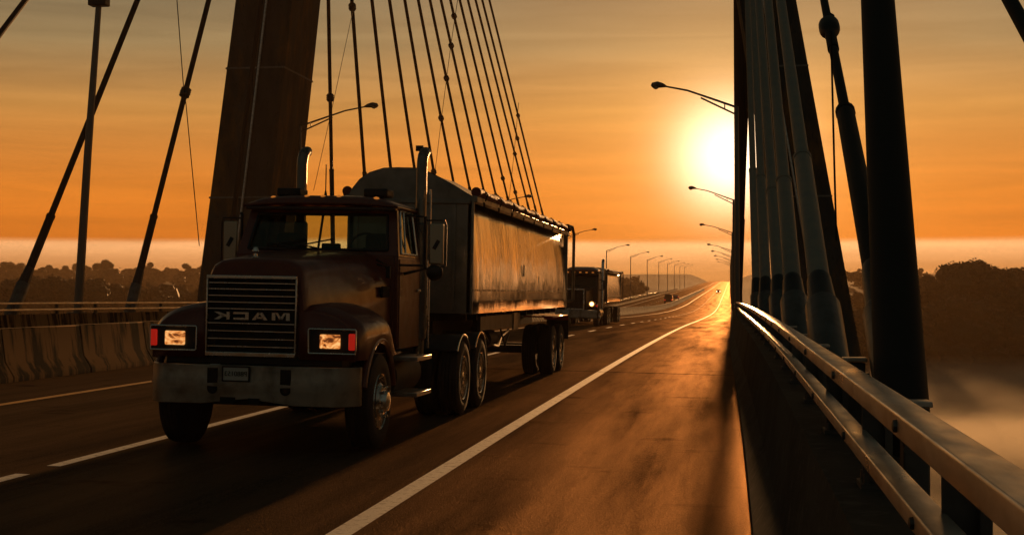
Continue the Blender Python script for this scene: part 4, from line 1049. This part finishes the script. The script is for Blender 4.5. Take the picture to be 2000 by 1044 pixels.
# ------------------------------------------------------------------ trees
def tree_meshes(seed, h, w_, leafmat, n=8000, size=.27):
    r_ = random.Random(seed); cl = []
    for k in range(16):
        a = r_.uniform(0, 2*math.pi); q = r_.random()
        zz = h*(.30 + .62*q); rad = w_*.5*math.sqrt(max(.08, 1 - ((q-.35)/.72)**2)) * r_.uniform(.25, .8)
        cl.append((Vector((rad*math.cos(a), rad*math.sin(a), zz)), r_.uniform(.13, .24)*w_ + .5))
    mb = MB()
    for c_, rr in cl:
        rings = []
        for j in range(1, 8):
            q = math.pi*j/8
            rings.append([c_ + Vector((math.sin(q)*math.cos(m_*.6283), math.sin(q)*math.sin(m_*.6283), .85*math.cos(q))) * rr * .86 * r_.uniform(.82, 1.12) for m_ in range(10)])
        mb.loft(rings)
    for k in range(n):
        c_, rr = r_.choice(cl)
        v = Vector((r_.gauss(0, 1), r_.gauss(0, 1), r_.gauss(0, 1))).normalized() * rr * r_.uniform(.74, 1.0); v.z *= .85
        p = c_ + v; s = size * r_.uniform(.5, 1.2)
        n_ = Vector((r_.gauss(0, 1), r_.gauss(0, 1), r_.gauss(0, 1))).normalized(); u = n_.orthogonal().normalized(); w2 = n_.cross(u)
        mb.add([p + u*s, p + w2*s*.7, p - u*s, p - w2*s*.7], [(0, 1, 2, 3)])
    me = bpy.data.meshes.new('crown'); me.from_pydata([tuple(v) for v in mb.v], [], mb.f); me.materials.append(leafmat)
    tb = MB(); tb.tube([(0, 0, -1.5), (0, 0, h*.3), (.2, .1, h*.55), (.1, 0, h*.85)], [.38, .28, .18, .05], 8)
    for k in range(7):
        a = r_.uniform(0, 6.28); z = h*r_.uniform(.28, .6); tb.tube([(0.1, 0, z), (math.cos(a)*w_*.2, math.sin(a)*w_*.2, z + h*.12), (math.cos(a)*w_*.36, math.sin(a)*w_*.36, z + h*.2)], [.13, .08, .03], 6)
    mt = bpy.data.meshes.new('trunk'); mt.from_pydata([tuple(v) for v in tb.v], [], tb.f); mt.materials.append(M['bark'])
    return me, mt
TM = [tree_meshes(11 + k, 20 + (k % 3)*2, 13 + (k % 4)*1.5, M['leaf'] if k % 3 else M['leaf2']) for k in range(6)]
def tree(x, y, hgt, lab, grp, k=None):
    k = rnd.randrange(6) if k is None else k; s = hgt / ((20 + (k % 3)*2) * 1.05)
    t = empty('leafy_tree', (x, y, land(x, y) - .3), (0, 0, rnd.uniform(0, 6.28))); sc = (s*rnd.uniform(.95, 1.15),)*2 + (s,); t.scale = sc
    tag(t, lab, 'tree', grp)
    for me, nm in zip(TM[k], ('crown', 'trunk')):
        o = bpy.data.objects.new(nm, me); COL.objects.link(o); o.parent = t
# right bank: silhouettes measured in the photograph (px, top y)
rb = [(1800, 556), (1822, 545), (1845, 536), (1868, 520), (1888, 510), (1910, 514), (1932, 519), (1955, 528), (1978, 533), (2000, 530), (2025, 525), (2050, 530),
      (1790, 590), (1815, 600), (1850, 590), (1885, 585), (1925, 580), (1965, 575), (2005, 580), (1745, 600), (1700, 590), (1660, 585), (2040, 575), (2075, 560),
      (1835, 570), (1870, 560), (1905, 555), (1945, 556), (1985, 560), (1770, 575)]
for i, (px, py) in enumerate(rb):
    if i < 12: py -= 12
    d = 415 + rnd.uniform(-12, 22) if i < 12 else 398 + rnd.uniform(-8, 10)
    p = pt(px, py, d); g = land(p.x, p.y)
    lab = 'highest rounded tree crown of the wood on the right riverbank' if i == 4 else ('dark leafy tree on the skyline of the wood on the right riverbank' if i < 12 else 'dark leafy tree low at the waterside of the wood on the right riverbank')
    tree(p.x, p.y, max(9, p.z - g), lab, 'trees of the wood on the right riverbank')
for k in range(14):
    px = 1640 + k * 32 + rnd.uniform(-8, 8); d = rnd.uniform(850, 1050); p = pt(px, 522 + rnd.uniform(-6, 10), d)
    tree(p.x, p.y, max(12, p.z - land(p.x, p.y)), 'hazy tree farther off behind the right riverbank wood', 'hazy trees beyond the right riverbank')
# left: near dark clump and hazy line behind
for i in range(18):
    px = -40 + i * 17 + rnd.uniform(-6, 6); py = 532 + .09 * max(0, px - 60) + rnd.uniform(-6, 10); d = rnd.uniform(405, 450); p = pt(px, py, d)
    tree(p.x, p.y, max(9, p.z - land(p.x, p.y)), 'dark near tree of the clump behind the far railing at the left', 'near trees behind the far railing')
for i in range(16):
    px = 240 + i * 17 + rnd.uniform(-6, 6); py = 556 + rnd.uniform(-6, 8); d = rnd.uniform(430, 480); p = pt(px, py, d)
    tree(p.x, p.y, max(8, p.z - land(p.x, p.y)), 'low dark tree behind the far railing beside the tower', 'near trees behind the far railing')
for i in range(34):
    px = -30 + i * 15 + rnd.uniform(-5, 5); py = 517 + 5*math.sin(i*1.1) + rnd.uniform(-8, 9); d = rnd.uniform(900, 1150); p = pt(px, py, d)
    tree(p.x, p.y, max(10, p.z - land(p.x, p.y)), 'hazy tree of the long line beyond the far railing', 'hazy treeline beyond the far railing')
for i in range(22):
    px = 1170 + i * 11 + rnd.uniform(-4, 4); d = rnd.uniform(560, 640) if i % 2 else rnd.uniform(680, 800)
    X = (px - 1428) * d / FPX
    if X > -42: continue
    p = pt(px, 552 + rnd.uniform(-6, 8), d)
    tree(p.x, p.y, max(8, p.z - land(p.x, p.y)), 'dim tree in the haze beside the far carriageway', 'dim trees beside the far carriageway')
# far woods that read as one mass
mb = MB(); r_ = random.Random(3)
def mass(x, y, ty):
    z0 = land(x, y); d = (y - x*.1528)/1.0234; top = EYE + (575 - ty)*d/FPX; h = max(3, min(26, top - z0)); w_ = 5 + .25*h
    for q_ in range(5):
        c_ = Vector((x + r_.uniform(-w_*.6, w_*.6), y + r_.uniform(-w_*.6, w_*.6), z0 + h*r_.uniform(.35, .80))); rr = h*r_.uniform(.14, .24)
        mb.loft([[c_ + Vector((math.sin(q)*math.cos(m_*.7854)*w_/h*2.2, math.sin(q)*math.sin(m_*.7854)*w_/h*2.2, math.cos(q))) * rr * r_.uniform(.6, 1.15) for m_ in range(8)] for q in (.45, .9, 1.35, 1.8, 2.3, 2.75)])
        for k in range(22):
            v = Vector((r_.gauss(0, 1), r_.gauss(0, 1), r_.gauss(0, 1))).normalized(); p = c_ + Vector((v.x*w_/h*2.2, v.y*w_/h*2.2, v.z)) * rr * r_.choice((.9, 1.0, 1.1, 1.35)); s = r_.uniform(.4, .9)
            n_ = Vector((r_.gauss(0, 1), r_.gauss(0, 1), r_.gauss(0, 1))).normalized(); u = n_.orthogonal().normalized(); w2 = n_.cross(u)
            mb.add([p + u*s, p + w2*s, p - u*s, p - w2*s], [(0, 1, 2, 3)])
for k in range(420):
    y = r_.uniform(780, 1200); x = r_.uniform(-720, 420)
    if -60 < x < 35: continue
    mass(x, y, r_.uniform(520, 545) if x < -150 or x > 60 else r_.uniform(538, 556))
for k in range(130):
    x = r_.choice([r_.uniform(-420, -60), r_.uniform(40, 300)]); y = r_.uniform(440, 640)
    mass(x, y, r_.uniform(548, 575))
tag(mb.build('distant_woods', M['leaf'], smooth=0), 'far hazy woods reading as one mass on both sides of the road', 'woods', kind='stuff')

# ------------------------------------------------------------------ air
ms = bpy.data.materials.new('river_mist'); ms.use_nodes = True; tt = ms.node_tree; tt.nodes.clear()
ho = tt.nodes.new('ShaderNodeOutputMaterial'); pv = tt.nodes.new('ShaderNodeVolumePrincipled'); tt.links.new(pv.outputs[0], ho.inputs['Volume'])
pv.inputs['Color'].default_value = (.97, .90, .78, 1); pv.inputs['Anisotropy'].default_value = .3
tcm = tt.nodes.new('ShaderNodeTexCoord'); mpm = tt.nodes.new('ShaderNodeMapping'); mpm.inputs['Scale'].default_value = (.022, .014, .10); tt.links.new(tcm.outputs['Object'], mpm.inputs[0])
nm_ = tt.nodes.new('ShaderNodeTexNoise'); nm_.inputs['Scale'].default_value = 1; nm_.inputs['Detail'].default_value = 3; nm_.inputs['Distortion'].default_value = .6; tt.links.new(mpm.outputs[0], nm_.inputs['Vector'])
sz = tt.nodes.new('ShaderNodeSeparateXYZ'); tt.links.new(tcm.outputs['Object'], sz.inputs[0])
def mrange(src, a, b, c, d):
    n = tt.nodes.new('ShaderNodeMapRange'); tt.links.new(src, n.inputs[0])
    for i, v in zip((1, 2, 3, 4), (a, b, c, d)): n.inputs[i].default_value = v
    return n.outputs[0]
f1 = mrange(nm_.outputs[0], .36, .62, 0, .085); f2 = mrange(sz.outputs[2], -21.5, -13, 1, 0)
mm = tt.nodes.new('ShaderNodeMath'); mm.operation = 'MULTIPLY'; tt.links.new(f1, mm.inputs[0]); tt.links.new(f2, mm.inputs[1]); tt.links.new(mm.outputs[0], pv.inputs['Density'])
mb = MB(); mb.box((70, 258, -17.2), (160, 236, 8.6)); tag(mb.build('mist', ms, smooth=0), 'pale morning mist drifting low over the river', 'mist', kind='stuff')
hz = bpy.data.materials.new('evening_haze'); hz.use_nodes = True; tt = hz.node_tree; tt.nodes.clear()
ho = tt.nodes.new('ShaderNodeOutputMaterial'); pv = tt.nodes.new('ShaderNodeVolumePrincipled'); tt.links.new(pv.outputs[0], ho.inputs['Volume'])
pv.inputs['Color'].default_value = (.34, .24, .15, 1); pv.inputs['Density'].default_value = .00040; pv.inputs['Anisotropy'].default_value = .3
mb = MB(); mb.box((0, 400, 14.5), (5600, 5000, 99)); o = mb.build('haze', hz, smooth=0); tag(o, 'warm evening haze hanging over the river and road', 'haze', kind='stuff')
